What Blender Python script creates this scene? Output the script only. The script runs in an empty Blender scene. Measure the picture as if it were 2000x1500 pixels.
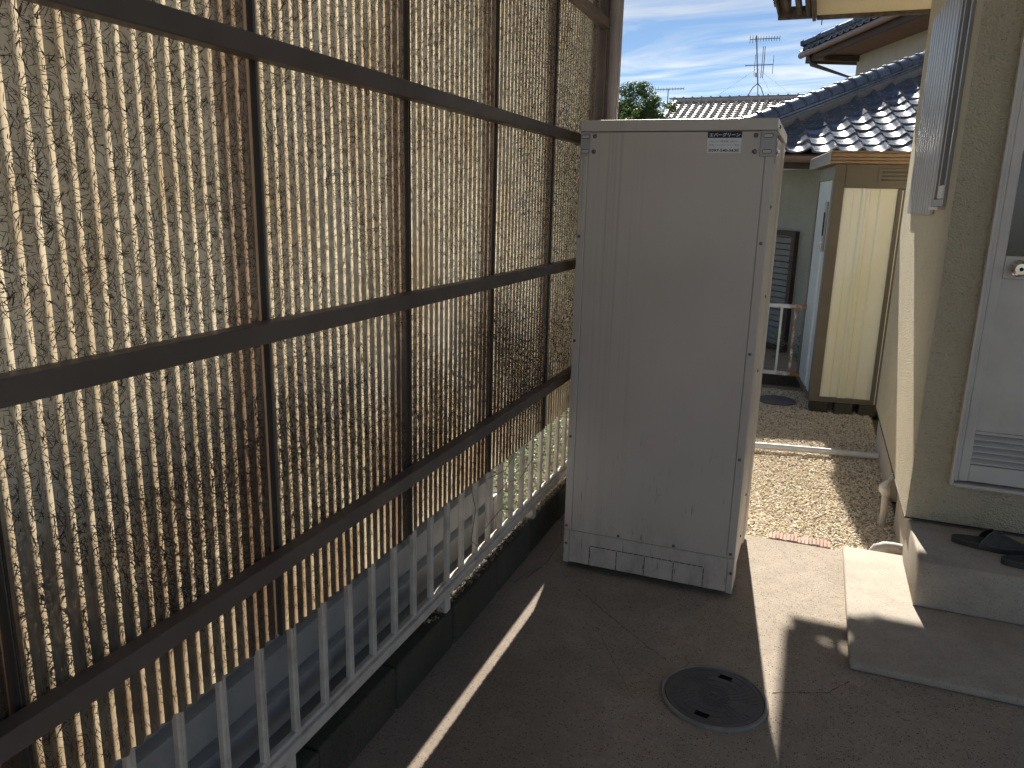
import bpy, bmesh, math, random
import numpy as np
from mathutils import Vector, Matrix
R = math.radians
rnd = random.Random(7)
S = bpy.context.scene
COL = S.collection

# ------------------------------------------------------------------ camera
def cam_axes(ya, pi, ro):
    f = Vector((-math.sin(ya)*math.cos(pi), math.cos(ya)*math.cos(pi), math.sin(pi)))
    r = Vector((math.cos(ya), math.sin(ya), 0)); u = r.cross(f)
    return r*math.cos(ro)+u*math.sin(ro), u*math.cos(ro)-r*math.sin(ro), f
cd = bpy.data.cameras.new('camera'); cam = bpy.data.objects.new('camera', cd); COL.objects.link(cam)
r_, u_, f_ = cam_axes(R(21.109), R(-13.361), R(1.429))
cam.matrix_world = Matrix(((r_.x, u_.x, -f_.x, 0), (r_.y, u_.y, -f_.y, 0), (r_.z, u_.z, -f_.z, 1.55), (0, 0, 0, 1)))
cd.sensor_width = 36; cd.lens = 1508.63/2000*36; cd.clip_start = .05; cd.clip_end = 3000
S.camera = cam
# ------------------------------------------------------------------ sky, sun, exposure
SUN = Vector((-.138, 1, .77)).normalized()
EL = math.asin(SUN.z); AZ = math.atan2(SUN.x, SUN.y)
W = bpy.data.worlds.new('World'); S.world = W; W.use_nodes = True
wn = W.node_tree.nodes; wl = W.node_tree.links; wn.clear()
sky = wn.new('ShaderNodeTexSky'); sky.sky_type = 'NISHITA'; sky.sun_disc = False
sky.sun_elevation = EL; sky.sun_rotation = AZ; sky.air_density = .8; sky.dust_density = 0; sky.ozone_density = 3.0
tc = wn.new('ShaderNodeTexCoord')
# cirrus: project the view direction on a high plane and stretch noise along the wind
sep = wn.new('ShaderNodeSeparateXYZ'); wl.new(tc.outputs['Generated'], sep.inputs[0])
zc = wn.new('ShaderNodeMath'); zc.operation = 'MAXIMUM'; zc.inputs[1].default_value = .04; wl.new(sep.outputs[2], zc.inputs[0])
dx = wn.new('ShaderNodeMath'); dx.operation = 'DIVIDE'; wl.new(sep.outputs[0], dx.inputs[0]); wl.new(zc.outputs[0], dx.inputs[1])
dy = wn.new('ShaderNodeMath'); dy.operation = 'DIVIDE'; wl.new(sep.outputs[1], dy.inputs[0]); wl.new(zc.outputs[0], dy.inputs[1])
cmb = wn.new('ShaderNodeCombineXYZ'); wl.new(dx.outputs[0], cmb.inputs[0]); wl.new(dy.outputs[0], cmb.inputs[1])
mr = wn.new('ShaderNodeMapping'); mr.inputs['Rotation'].default_value = (0, 0, R(24)); wl.new(cmb.outputs[0], mr.inputs[0])
mp = wn.new('ShaderNodeMapping'); mp.inputs['Scale'].default_value = (.62, 1.15, 1); mp.inputs['Location'].default_value = (.8, .3, 0); wl.new(mr.outputs[0], mp.inputs[0])
nz = wn.new('ShaderNodeTexNoise'); nz.inputs['Scale'].default_value = 1.35; nz.inputs['Detail'].default_value = 7; nz.inputs['Roughness'].default_value = .56; nz.inputs['Distortion'].default_value = .9
wl.new(mp.outputs[0], nz.inputs[0])
rp = wn.new('ShaderNodeValToRGB'); rp.color_ramp.elements[0].position = .40; rp.color_ramp.elements[1].position = .74
rp.color_ramp.elements[0].color = (0, 0, 0, 1); rp.color_ramp.elements[1].color = (.85, .85, .85, 1); wl.new(nz.outputs[0], rp.inputs[0])
mx = wn.new('ShaderNodeMix'); mx.data_type = 'RGBA'; wl.new(rp.outputs[0], mx.inputs[0]); wl.new(sky.outputs[0], mx.inputs[6])
bw = wn.new('ShaderNodeRGBToBW'); wl.new(sky.outputs[0], bw.inputs[0])
cl_ = wn.new('ShaderNodeMix'); cl_.data_type = 'RGBA'; cl_.blend_type = 'MULTIPLY'; cl_.inputs[0].default_value = 1; wl.new(bw.outputs[0], cl_.inputs[6]); cl_.inputs[7].default_value = (1.75, 1.80, 1.85, 1)
wl.new(cl_.outputs[2], mx.inputs[7])
bg = wn.new('ShaderNodeBackground'); bg.inputs[1].default_value = .046; wl.new(mx.outputs[2], bg.inputs[0])
wo = wn.new('ShaderNodeOutputWorld'); wl.new(bg.outputs[0], wo.inputs[0])
sl = bpy.data.lights.new('sun', 'SUN'); sl.energy = 4.6; sl.angle = R(.53); sl.color = (1, .93, .82)
so = bpy.data.objects.new('sun', sl); COL.objects.link(so); so.rotation_euler = (-SUN).to_track_quat('-Z', 'Y').to_euler(); so.location = (-3, 10, 12)
S.view_settings.view_transform = 'Standard'; S.view_settings.look = 'None'; S.view_settings.exposure = 1.12; S.view_settings.gamma = 1
S.view_settings.use_curve_mapping = False
S.cycles.use_adaptive_sampling = True; S.cycles.adaptive_threshold = .02; S.cycles.adaptive_min_samples = 24; S.cycles.use_light_tree = False; S.cycles.max_bounces = 8; S.cycles.diffuse_bounces = 5; S.cycles.transmission_bounces = 8

# ------------------------------------------------------------------ materials
class NT:
    def __init__(s, name):
        s.m = bpy.data.materials.new(name); s.m.use_nodes = True; s.t = s.m.node_tree; s.t.nodes.clear()
        s.out = s.t.nodes.new('ShaderNodeOutputMaterial'); g = s.t.nodes.new('ShaderNodeNewGeometry'); s.pos = g.outputs['Position']; s.geo = g
    def n(s, typ, **k):
        x = s.t.nodes.new('ShaderNode'+typ)
        for a, v in k.items(): setattr(x, a, v)
        return x
    def link(s, a, b): s.t.links.new(a, b)
    def val(s, sock, v):
        if hasattr(v, 'is_output') or isinstance(v, bpy.types.NodeSocket): s.link(v, sock)
        else: sock.default_value = v
    def math(s, op, a, b=0., clamp=False):
        x = s.n('Math', operation=op); x.use_clamp = clamp; s.val(x.inputs[0], a); s.val(x.inputs[1], b); return x.outputs[0]
    def mapv(s, v, scale=(1, 1, 1), loc=(0, 0, 0), rot=(0, 0, 0)):
        x = s.n('Mapping'); s.link(v, x.inputs[0]); x.inputs['Scale'].default_value = scale; x.inputs['Location'].default_value = loc; x.inputs['Rotation'].default_value = rot; return x.outputs[0]
    def noise(s, v, scale, detail=4, rough=.55, dist=0):
        x = s.n('TexNoise'); s.link(v, x.inputs['Vector']); x.inputs['Scale'].default_value = scale; x.inputs['Detail'].default_value = detail; x.inputs['Roughness'].default_value = rough; x.inputs['Distortion'].default_value = dist; return x.outputs[0]
    def ramp(s, f, lo, hi, a=0., b=1.):
        x = s.n('MapRange'); s.val(x.inputs[0], f); x.inputs[1].default_value = lo; x.inputs[2].default_value = hi; x.inputs[3].default_value = a; x.inputs[4].default_value = b; return x.outputs[0]
    def mix(s, f, a, b, mode='MIX'):
        x = s.n('Mix', data_type='RGBA', blend_type=mode); s.val(x.inputs[0], f)
        for i, c in ((6, a), (7, b)):
            if isinstance(c, tuple): x.inputs[i].default_value = (*c[:3], 1)
            else: s.link(c, x.inputs[i])
        return x.outputs[2]
    def bump(s, h, strength, dist, nrm=None):
        x = s.n('Bump'); s.link(h, x.inputs['Height']); x.inputs['Strength'].default_value = strength; x.inputs['Distance'].default_value = dist
        if nrm: s.link(nrm, x.inputs['Normal'])
        return x.outputs[0]
    def bsdf(s, col, rough=.6, metal=0., spec=.5, nrm=None, coat=0., sub=None):
        p = s.n('BsdfPrincipled')
        if isinstance(col, tuple): p.inputs['Base Color'].default_value = (*col[:3], 1)
        else: s.link(col, p.inputs['Base Color'])
        s.val(p.inputs['Roughness'], rough); s.val(p.inputs['Metallic'], metal); p.inputs['Specular IOR Level'].default_value = spec
        p.inputs['Coat Weight'].default_value = coat
        if nrm: s.link(nrm, p.inputs['Normal'])
        return p
    def fin(s, sh): s.link(sh, s.out.inputs['Surface']); return s.m

def simple(name, c1, c2=None, scale=6., rough=.55, metal=0., spec=.4, bump=0., bscale=80., bdist=.002, lo=.35, hi=.68, stretch=(1, 1, 1), coat=0., rvar=.0, obj_var=0.):
    t = NT(name); v = t.mapv(t.pos, stretch)
    c = c1
    if c2: c = t.mix(t.ramp(t.noise(v, scale, 6, .62), lo, hi), c1, c2)
    if obj_var:
        oi = t.n('ObjectInfo'); c = t.mix(1., c, t.mix(oi.outputs['Random'], (1-obj_var,)*3, (1+obj_var,)*3), 'MULTIPLY')
    rr = rough
    if rvar: rr = t.ramp(t.noise(v, scale*3, 5), .3, .7, rough-rvar, rough+rvar)
    nn = t.bump(t.noise(t.pos, bscale, 4, .6), bump, bdist) if bump else None
    return t.fin(t.bsdf(c, rr, metal, spec, nn, coat).outputs[0])

def mat_sheet():
    t = NT('weathered_fiberglass')
    sp = t.n('SeparateXYZ'); t.link(t.pos, sp.inputs[0])
    # unfold the corrugated surface so fibres do not stretch on the steep flanks
    yy = t.math('ADD', sp.outputs[1], t.math('MULTIPLY', sp.outputs[0], .8))
    cb = t.n('CombineXYZ'); t.link(yy, cb.inputs[0]); t.link(sp.outputs[2], cb.inputs[1])
    uv = cb.outputs[0]
    blot = t.ramp(t.noise(t.mapv(uv, (1, .35, 1), (2, 9, 0)), 7., 6, .66), .42, .72, 0, .85)
    base = t.mix(blot, (.88, .73, .50), (.50, .33, .16))
    # damp brown grime towards the lower edge
    low = t.math('MULTIPLY', t.ramp(sp.outputs[2], 1.38, .78), t.ramp(t.noise(t.mapv(uv, (1, .4, 1)), 10, 6, .7), .36, .66))
    base = t.mix(t.math('MULTIPLY', low, .85), base, (.30, .17, .085))
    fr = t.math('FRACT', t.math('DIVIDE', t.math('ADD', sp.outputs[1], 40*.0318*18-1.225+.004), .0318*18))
    lap = t.math('MULTIPLY', t.ramp(fr, .80, .845), t.ramp(t.noise(t.mapv(uv, (1, .3, 1), (1, 2, 0)), 16, 4, .6), .2, .6, .75, 1.))
    col = t.mix(t.math('MULTIPLY', lap, .85), base, (.22, .125, .07))  # overlap bands: trapped dirt and the dimming of a second layer, as colour
    col = t.mix(t.ramp(fr, .968, .988, 0, .82), col, (.05, .034, .024))  # shadow gap at the seam painted near-black
    refl = t.mix(t.math('MULTIPLY', low, .7), (.16, .16, .14), (.06, .048, .036))
    refl = t.mix(t.math('MULTIPLY', lap, .7), refl, (.05, .04, .032))
    tr = t.n('BsdfTranslucent'); t.link(col, tr.inputs[0])
    pr = t.bsdf(refl, .5, 0, .25)
    ms = t.n('MixShader'); ms.inputs[0].default_value = .50; t.link(pr.outputs[0], ms.inputs[1]); t.link(tr.outputs[0], ms.inputs[2])
    return t.fin(ms.outputs[0])

def mat_concrete(name, a, b, speck=.5, stain_shade=None, bump=.35, rough=.85):
    t = NT(name)
    c = t.mix(t.ramp(t.noise(t.pos, 1.7, 6, .62), .32, .7), a, b)
    c = t.mix(t.ramp(t.noise(t.mapv(t.pos, (1, 1, 1), (3, 7, 1)), 11, 6, .65), .4, .75, 0, .45), c, tuple(x*.55 for x in a))
    vo = t.n('TexVoronoi', feature='F1'); t.link(t.pos, vo.inputs['Vector']); vo.inputs['Scale'].default_value = 150
    sc = t.n('SeparateColor'); t.link(vo.outputs['Color'], sc.inputs[0])
    dk = t.math('MULTIPLY', t.ramp(sc.outputs[0], .72, .8), t.ramp(vo.outputs['Distance'], .45, .25))
    lt = t.math('MULTIPLY', t.ramp(sc.outputs[0], .2, .14), t.ramp(vo.outputs['Distance'], .45, .25))
    c = t.mix(t.math('MULTIPLY', dk, speck), c, tuple(x*.22 for x in a))
    c = t.mix(t.math('MULTIPLY', lt, speck*.7), c, tuple(min(1, x*1.7) for x in b))
    if stain_shade:
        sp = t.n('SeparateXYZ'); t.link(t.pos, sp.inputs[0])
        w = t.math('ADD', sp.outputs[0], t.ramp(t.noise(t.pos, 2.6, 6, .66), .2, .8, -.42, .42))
        c = t.mix(t.ramp(w, -.30, -.95, 0, .48), c, stain_shade)  # darker towards the kerb: some dirt plus missing light put into the colour
    fine = t.math('ADD', t.noise(t.pos, 260, 3, .7), t.math('MULTIPLY', t.noise(t.pos, 30, 4, .6), .8))
    return t.fin(t.bsdf(c, rough, 0, .3, t.bump(fine, bump, .003)).outputs[0])

def mat_plaster(name, a, b, bump=1., dist=.013, scale=130):
    t = NT(name)
    c = t.mix(t.ramp(t.noise(t.pos, 2.4, 6, .6), .35, .7), a, b)
    # weather streaks
    c = t.mix(t.ramp(t.noise(t.mapv(t.pos, (9, 9, .6)), 1.2, 5, .6), .55, .8, 0, .35), c, tuple(x*.6 for x in a))
    vo = t.n('TexVoronoi', feature='SMOOTH_F1'); t.link(t.mapv(t.pos, (1, 1, 1)), vo.inputs['Vector']); vo.inputs['Scale'].default_value = scale; vo.inputs['Smoothness'].default_value = .4
    h = t.math('ADD', t.math('MULTIPLY', vo.outputs['Distance'], -1.), t.math('MULTIPLY', t.noise(t.pos, scale*1.1, 4, .6), 1.4))
    pit = t.ramp(t.noise(t.mapv(t.pos, (1, 1, 1), (4, 4, 4)), scale*.55, 3, .5), .30, .38, 1, 0)
    c = t.mix(t.math('MULTIPLY', pit, .5), c, tuple(x*.35 for x in a))
    return t.fin(t.bsdf(c, .72, 0, .35, t.bump(h, bump, dist)).outputs[0])

def mat_tank():
    t = NT('heater_enamel')
    streak = t.noise(t.mapv(t.pos, (46, 46, .35)), 1., 5, .7)
    sp = t.n('SeparateXYZ'); t.link(t.pos, sp.inputs[0])
    left = t.ramp(sp.outputs[0], -.55, -.84, .03, 1.)
    top = t.ramp(sp.outputs[2], .5, 1.85, .55, 1.)
    k = t.math('MULTIPLY', t.math('MULTIPLY', t.ramp(streak, .50, .70), left), top)
    c = t.mix(t.ramp(t.noise(t.pos, 2.5, 5), .3, .7), (.57, .515, .455), (.51, .455, .40))
    c = t.mix(t.math('MULTIPLY', k, .78), c, (.20, .175, .15))
    drip = t.math('MULTIPLY', t.ramp(t.noise(t.mapv(t.pos, (120, 120, 9), (1, 4, 2)), 1., 3, .5), .665, .72), t.ramp(sp.outputs[2], .75, .15))
    c = t.mix(t.math('MULTIPLY', drip, .8), c, (.10, .085, .07))
    dirt = t.math('MULTIPLY', t.ramp(sp.outputs[2], .34, .02), t.ramp(t.noise(t.mapv(t.pos, (1, 1, .5)), 14, 6, .7), .42, .72))
    c = t.mix(t.math('MULTIPLY', dirt, .65), c, (.16, .13, .10))
    return t.fin(t.bsdf(c, t.ramp(streak, .3, .7, .34, .5), 0, .45, t.bump(t.noise(t.pos, 9, 2), .05, .01)).outputs[0])

def mat_rust_white(name):
    t = NT(name)
    sp = t.n('SeparateXYZ'); t.link(t.pos, sp.inputs[0])
    near = t.ramp(sp.outputs[0], -.22, -.04)
    k = t.ramp(t.math('ADD', t.noise(t.pos, 14, 6, .7), t.math('MULTIPLY', near, .35)), .56, .72)
    c = t.mix(k, (.78, .77, .72), (.34, .15, .05))
    return t.fin(t.bsdf(c, .5, 0, .4).outputs[0])

def mat_leaf(name, cols, trans=.35):
    t = NT(name)
    oi = t.noise(t.pos, 9., 3, .7)
    c = t.mix(t.ramp(oi, .35, .65), cols[0], cols[1])
    if len(cols) > 2: c = t.mix(t.ramp(t.noise(t.mapv(t.pos, (1, 1, 1), (4, 2, 7)), 5., 4, .7), .55, .68), c, cols[2])
    pr = t.bsdf(c, .45, 0, .4); tr = t.n('BsdfTranslucent')
    if isinstance(c, tuple): tr.inputs[0].default_value = (*c, 1)
    else: t.link(c, tr.inputs[0])
    ms = t.n('MixShader'); ms.inputs[0].default_value = trans; t.link(pr.outputs[0], ms.inputs[1]); t.link(tr.outputs[0], ms.inputs[2])
    return t.fin(ms.outputs[0])

def mat_pebble():
    t = NT('gravel_stone')
    vo = t.n('TexVoronoi'); t.link(t.pos, vo.inputs['Vector']); vo.inputs['Scale'].default_value = 75
    sc = t.n('SeparateColor'); t.link(vo.outputs['Color'], sc.inputs[0])
    c = t.mix(t.ramp(sc.outputs[0], .1, .9), (.58, .475, .325), (.84, .77, .60))
    c = t.mix(t.ramp(sc.outputs[1], .78, .9), c, (.78, .73, .66))
    c = t.mix(t.ramp(sc.outputs[2], .86, .92), c, (.24, .19, .15))
    return t.fin(t.bsdf(c, .75, 0, .35).outputs[0])

def mat_glass(name, col=(.02, .025, .03), rough=.12):
    t = NT(name); return t.fin(t.bsdf(col, rough, 0, .6, t.bump(t.noise(t.pos, 140, 2), .12, .002)).outputs[0])

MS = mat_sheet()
MRAIL = simple('brown_aluminium', (.10, .078, .064), (.135, .105, .088), 5, .5, .0, .45, bump=.1, bscale=300, bdist=.0006, rvar=.08)
MPICK = simple('white_picket_paint', (.60, .545, .475), (.40, .35, .295), 14, .45, 0, .4, lo=.45, hi=.75, bump=.1, bscale=200)
MBLOCK = mat_concrete('mossy_block', (.11, .10, .075), (.04, .04, .03), .8, None, 1.)
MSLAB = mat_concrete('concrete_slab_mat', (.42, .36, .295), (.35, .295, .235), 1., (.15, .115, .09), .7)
MSTEP = mat_concrete('step_mortar', (.48, .43, .36), (.40, .355, .295), .45, None, .3, .8)
MPLAS = mat_plaster('cream_stucco', (.77, .69, .50), (.70, .62, .445))
MFOUND = mat_plaster('foundation_mortar', (.52, .46, .36), (.46, .41, .33), .5, .004, 150)
MSOFF = mat_plaster('yellow_soffit', (.78, .75, .58), (.74, .70, .53), .4, .004, 120)
MTANK = mat_tank()
MSCREW = simple('screw_steel', (.20, .19, .18), (.12, .10, .09), 60, .4, .7)
MBRK = simple('bracket_steel', (.42, .41, .40), (.33, .32, .31), 12, .45, .1)
MBLACK = simple('dark_slot', (.012, .012, .012), None, rough=.9)
MNAVY = simple('sticker_navy', (.012, .014, .035), None, rough=.5)
MPAPER = simple('sticker_paper', (.74, .74, .76), (.68, .68, .69), 30, rough=.5)
MINK = simple('sticker_ink', (.02, .02, .03), None, rough=.6)
MALU = simple('grey_aluminium', (.36, .35, .335), (.30, .29, .28), 7, .42, .25, .45, rvar=.06)
MDOOR = simple('door_paint', (.60, .565, .51), (.50, .465, .415), 5, .42, 0, .45, lo=.42, hi=.75)
MDGL = mat_glass('door_glass'); MWGL = mat_glass('window_glass', (.10, .15, .17), .25)
MCHROME = simple('knob_steel', (.55, .54, .52), None, rough=.22, metal=1)
MCOVER = simple('cover_resin', (.115, .115, .12), (.085, .085, .088), 9, .42, 0, .5, bump=.15, bscale=350, bdist=.0008)
MCRING = simple('cover_ring', (.30, .285, .26), (.22, .205, .185), 20, .6, 0, .4, bump=.2, bscale=120)
MSAND = simple('sandal_rubber', (.05, .048, .046), (.075, .07, .065), 40, .55, 0, .35, bump=.15, bscale=300, bdist=.0006)
MPVC = simple('pvc_grey', (.62, .64, .66), (.52, .53, .54), 8, .4, 0, .45)
MPVCB = simple('pvc_beige', (.60, .56, .48), (.48, .44, .36), 12, .45, 0, .4)
MCLOTH = simple('tied_cloth', (.74, .72, .68), (.60, .57, .52), 25, .85, bump=.5, bscale=140, bdist=.004)
MBRICK = simple('edging_brick', (.46, .27, .22), (.50, .38, .31), 16, .85, bump=.5, bscale=160, bdist=.002, obj_var=.16)
MPEB = mat_pebble()
MSOIL = mat_concrete('gravel_soil', (.46, .35, .24), (.36, .27, .19), .8, None, 1.)
MEARTH = mat_concrete('earth', (.19, .155, .105), (.13, .12, .07), .8, None, 1.)
MSIDING = simple('pale_steel_siding', (.40, .40, .39), (.31, .31, .30), 6, .42, .0, .5, rvar=.08)
MSHBR = simple('shed_brown', (.17, .145, .11), (.14, .118, .088), 4, .42, 0, .45, rvar=.06)
MSHCR = simple('shed_cream', (.90, .90, .80), (.86, .84, .64), 2.6, .42, 0, .45, lo=.4, hi=.62, stretch=(1, 1, .6), rvar=.06)
MSHBL = simple('shed_door_paint', (.62, .68, .70), (.52, .57, .58), 6, .35, 0, .5, stretch=(1, 1, .3))
MSHRF = simple('shed_fascia', (.36, .24, .145), (.28, .185, .11), 9, .45, .0, .45)
MTILE = simple('glazed_tile', (.12, .145, .19), (.16, .18, .22), 7, .24, 0, .6, coat=.3, rvar=.07, obj_var=.22)
MTILE2 = simple('clay_tile', (.44, .39, .35), (.34, .30, .27), 9, .34, 0, .5, obj_var=.22)
MMORT = simple('ridge_mortar', (.34, .31, .27), (.25, .23, .2), 20, .85, bump=.4, bscale=60)
MWALLG = mat_plaster('annex_wall', (.36, .37, .33), (.30, .31, .275), .5, .004, 120)
MWALLB = mat_plaster('annex_wall_beige', (.54, .50, .43), (.48, .44, .38), .5, .004, 120)
MWALL2 = mat_plaster('far_house_wall', (.50, .50, .50), (.42, .42, .42), .4, .004, 60)
MDARKW = simple('dark_wood', (.055, .038, .030), (.085, .06, .05), 14, .7, stretch=(1, 1, 6))
MSOFW = simple('far_soffit', (.20, .12, .09), (.15, .09, .07), 8, .7)
MGUT = simple('gutter_brown', (.26, .19, .165), (.20, .145, .125), 6, .4, 0, .45)
MDPIPE = simple('downpipe_dark', (.085, .08, .085), (.11, .10, .10), 6, .45, 0, .45)
MSHUT = simple('shutter_grey', (.20, .215, .21), (.16, .17, .165), 9, .6)
MRUST = mat_rust_white('rusty_white_paint')
MANT = simple('antenna_metal', (.22, .22, .24), None, rough=.45, metal=.5)
MWEATH = simple('weathered_board', (.15, .135, .12), (.06, .055, .05), 18, .85, bump=.7, bscale=70, bdist=.006, stretch=(1, .25, 1))
MLEAF = mat_leaf('tree_leaf', ((.06, .11, .03), (.12, .18, .055)))
MLEAF2 = mat_leaf('weed_leaf', ((.16, .27, .11), (.27, .38, .20), (.50, .46, .30)))
MDRY = mat_leaf('dry_leaf', ((.38, .29, .20), (.28, .20, .12), (.50, .42, .28)), .2)
MBARK = simple('bark', (.13, .10, .075), (.08, .06, .045), 30, .9, bump=.5)

# ------------------------------------------------------------------ geometry helpers
class B:
    """collects shapes, builds ONE mesh object"""
    def __init__(s): s.bm = bmesh.new()
    def box(s, x0, x1, y0, y1, z0, z1, bev=0., seg=1, mat=None):
        b = bmesh.new(); bmesh.ops.create_cube(b, size=1)
        for v in b.verts: v.co = Vector(((x0+x1)/2+v.co.x*(x1-x0), (y0+y1)/2+v.co.y*(y1-y0), (z0+z1)/2+v.co.z*(z1-z0)))
        if bev: bmesh.ops.bevel(b, geom=list(b.edges), offset=bev, segments=seg, profile=.5, affect='EDGES')
        s._add(b, mat); return s
    def _add(s, b, mat=None):
        me = bpy.data.meshes.new('tmp'); b.to_mesh(me); b.free()
        if mat: me.transform(mat)
        s.bm.from_mesh(me); bpy.data.meshes.remove(me)
    def tube(s, pts, rad, n=10, cap=True):
        pts = [Vector(p) for p in pts]; rads = rad if isinstance(rad, (list, tuple)) else [rad]*len(pts)
        rings = []; prev = None
        for i, p in enumerate(pts):
            d = (pts[min(i+1, len(pts)-1)]-pts[max(i-1, 0)]).normalized()
            if prev is None:
                a = d.orthogonal().normalized()
            else:
                a = (prev-d*prev.dot(d)).normalized()
            prev = a; b = d.cross(a)
            rings.append([s.bm.verts.new(p+(a*math.cos(2*math.pi*k/n)+b*math.sin(2*math.pi*k/n))*rads[i]) for k in range(n)])
        for i in range(len(rings)-1):
            for k in range(n): s.bm.faces.new((rings[i][k], rings[i][(k+1) % n], rings[i+1][(k+1) % n], rings[i+1][k]))
        if cap:
            s.bm.faces.new(rings[0][::-1]); s.bm.faces.new(rings[-1])
        return s
    def extrude(s, prof, axis, a, b, close=True):
        """profile of 2D points extruded along axis ('x','y','z') from a to b"""
        def P(p, t): return {'x': (t, p[0], p[1]), 'y': (p[0], t, p[1]), 'z': (p[0], p[1], t)}[axis]
        v0 = [s.bm.verts.new(P(p, a)) for p in prof]; v1 = [s.bm.verts.new(P(p, b)) for p in prof]; n = len(prof)
        for i in range(n if close else n-1): s.bm.faces.new((v0[i], v0[(i+1) % n], v1[(i+1) % n], v1[i]))
        if close: s.bm.faces.new(v0[::-1]); s.bm.faces.new(v1)
        return s
    def lathe(s, prof, c, n=32, axis='z'):
        rings = []
        for r, h in prof:
            ring = []
            for k in range(n):
                a = 2*math.pi*k/n; q = (r*math.cos(a), r*math.sin(a), h)
                if axis == 'y': q = (q[0], q[2], q[1])
                if axis == 'x': q = (q[2], q[0], q[1])
                ring.append(s.bm.verts.new(Vector(c)+Vector(q)))
            rings.append(ring)
        for i in range(len(rings)-1):
            for k in range(n): s.bm.faces.new((rings[i][k], rings[i][(k+1) % n], rings[i+1][(k+1) % n], rings[i+1][k]))
        s.bm.faces.new(rings[0][::-1]); s.bm.faces.new(rings[-1]); return s
    def quad(s, *p): s.bm.faces.new([s.bm.verts.new(q) for q in p]); return s
    def mesh(s, name, mat, smooth=False, M=None):
        bmesh.ops.recalc_face_normals(s.bm, faces=list(s.bm.faces))
        me = bpy.data.meshes.new(name); s.bm.to_mesh(me); s.bm.free()
        if M: me.transform(M)
        if smooth:
            for p in me.polygons: p.use_smooth = True
            if smooth != 'all': me.set_sharp_from_angle(angle=R(38))
        me.materials.append(mat); return me
    def obj(s, name, mat, parent=None, smooth=False, M=None, **tags):
        return put(name, s.mesh(name, mat, smooth, M), parent, **tags)
def put(name, me, parent=None, loc=None, rot=None, **tags):
    o = bpy.data.objects.new(name, me); COL.objects.link(o)
    if parent: o.parent = parent
    if loc is not None: o.location = loc
    if rot is not None: o.rotation_euler = rot
    for k, v in tags.items(): o[k] = v
    return o
def thing(name, label, category, loc=(0, 0, 0), rotz=0., group=None):
    o = bpy.data.objects.new(name, None); COL.objects.link(o); o.empty_display_size = .1
    o.location = loc; o.rotation_euler = (0, 0, rotz); o['label'] = label; o['category'] = category
    if group: o['group'] = group
    return o
def np_mesh(name, verts, faces, mat, smooth=False):
    me = bpy.data.meshes.new(name); me.from_pydata(verts.tolist() if hasattr(verts, 'tolist') else verts, [], faces.tolist() if hasattr(faces, 'tolist') else faces)
    if smooth:
        for p in me.polygons: p.use_smooth = True
    me.materials.append(mat); return me

# ================================================================== SETTING
B().quad((-400, -60, -.06), (400, -60, -.06), (400, 900, -.06), (-400, 900, -.06)).obj('ground', MEARTH, kind='structure')
# concrete yard slab
slab = B()
slab.box(-1.09, 9, -14.0, 3.668, -.12, 0, .004)
SLAB = slab.obj('concrete_yard', MSLAB, kind='structure')
def crack(pts, w):
    b = B(); last = None
    P = []
    for i in range(len(pts)-1):
        a, c = Vector((*pts[i], .0)), Vector((*pts[i+1], .0)); n = max(2, int((c-a).length/.012))
        for k in range(n): P.append(a.lerp(c, k/n)+Vector((rnd.uniform(-1, 1), rnd.uniform(-1, 1), 0))*.004)
    for i in range(len(P)-1):
        d = (P[i+1]-P[i]).normalized(); s_ = Vector((-d.y, d.x, 0))*w*rnd.uniform(.4, 1.2)*.5
        b.quad(P[i]-s_+Vector((0, 0, .0012)), P[i+1]-s_+Vector((0, 0, .0012)), P[i+1]+s_+Vector((0, 0, .0012)), P[i]+s_+Vector((0, 0, .0012)))
    return b.obj('crack', MBLACK, SLAB)
crack([(-.78, 2.82), (-.60, 2.66), (-.45, 2.53), (-.33, 2.44)], .0022)
crack([(.01, 2.40), (.10, 2.44), (.18, 2.47), (.26, 2.58)], .0024)
crack([(-.62, 2.55), (-.48, 2.32), (-.40, 2.18)], .0014)
# gravel bed
B().box(-1.09, .53, 3.668, 9.4, -.12, -.035).obj('gravel_bed', MSOIL, kind='structure')

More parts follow.
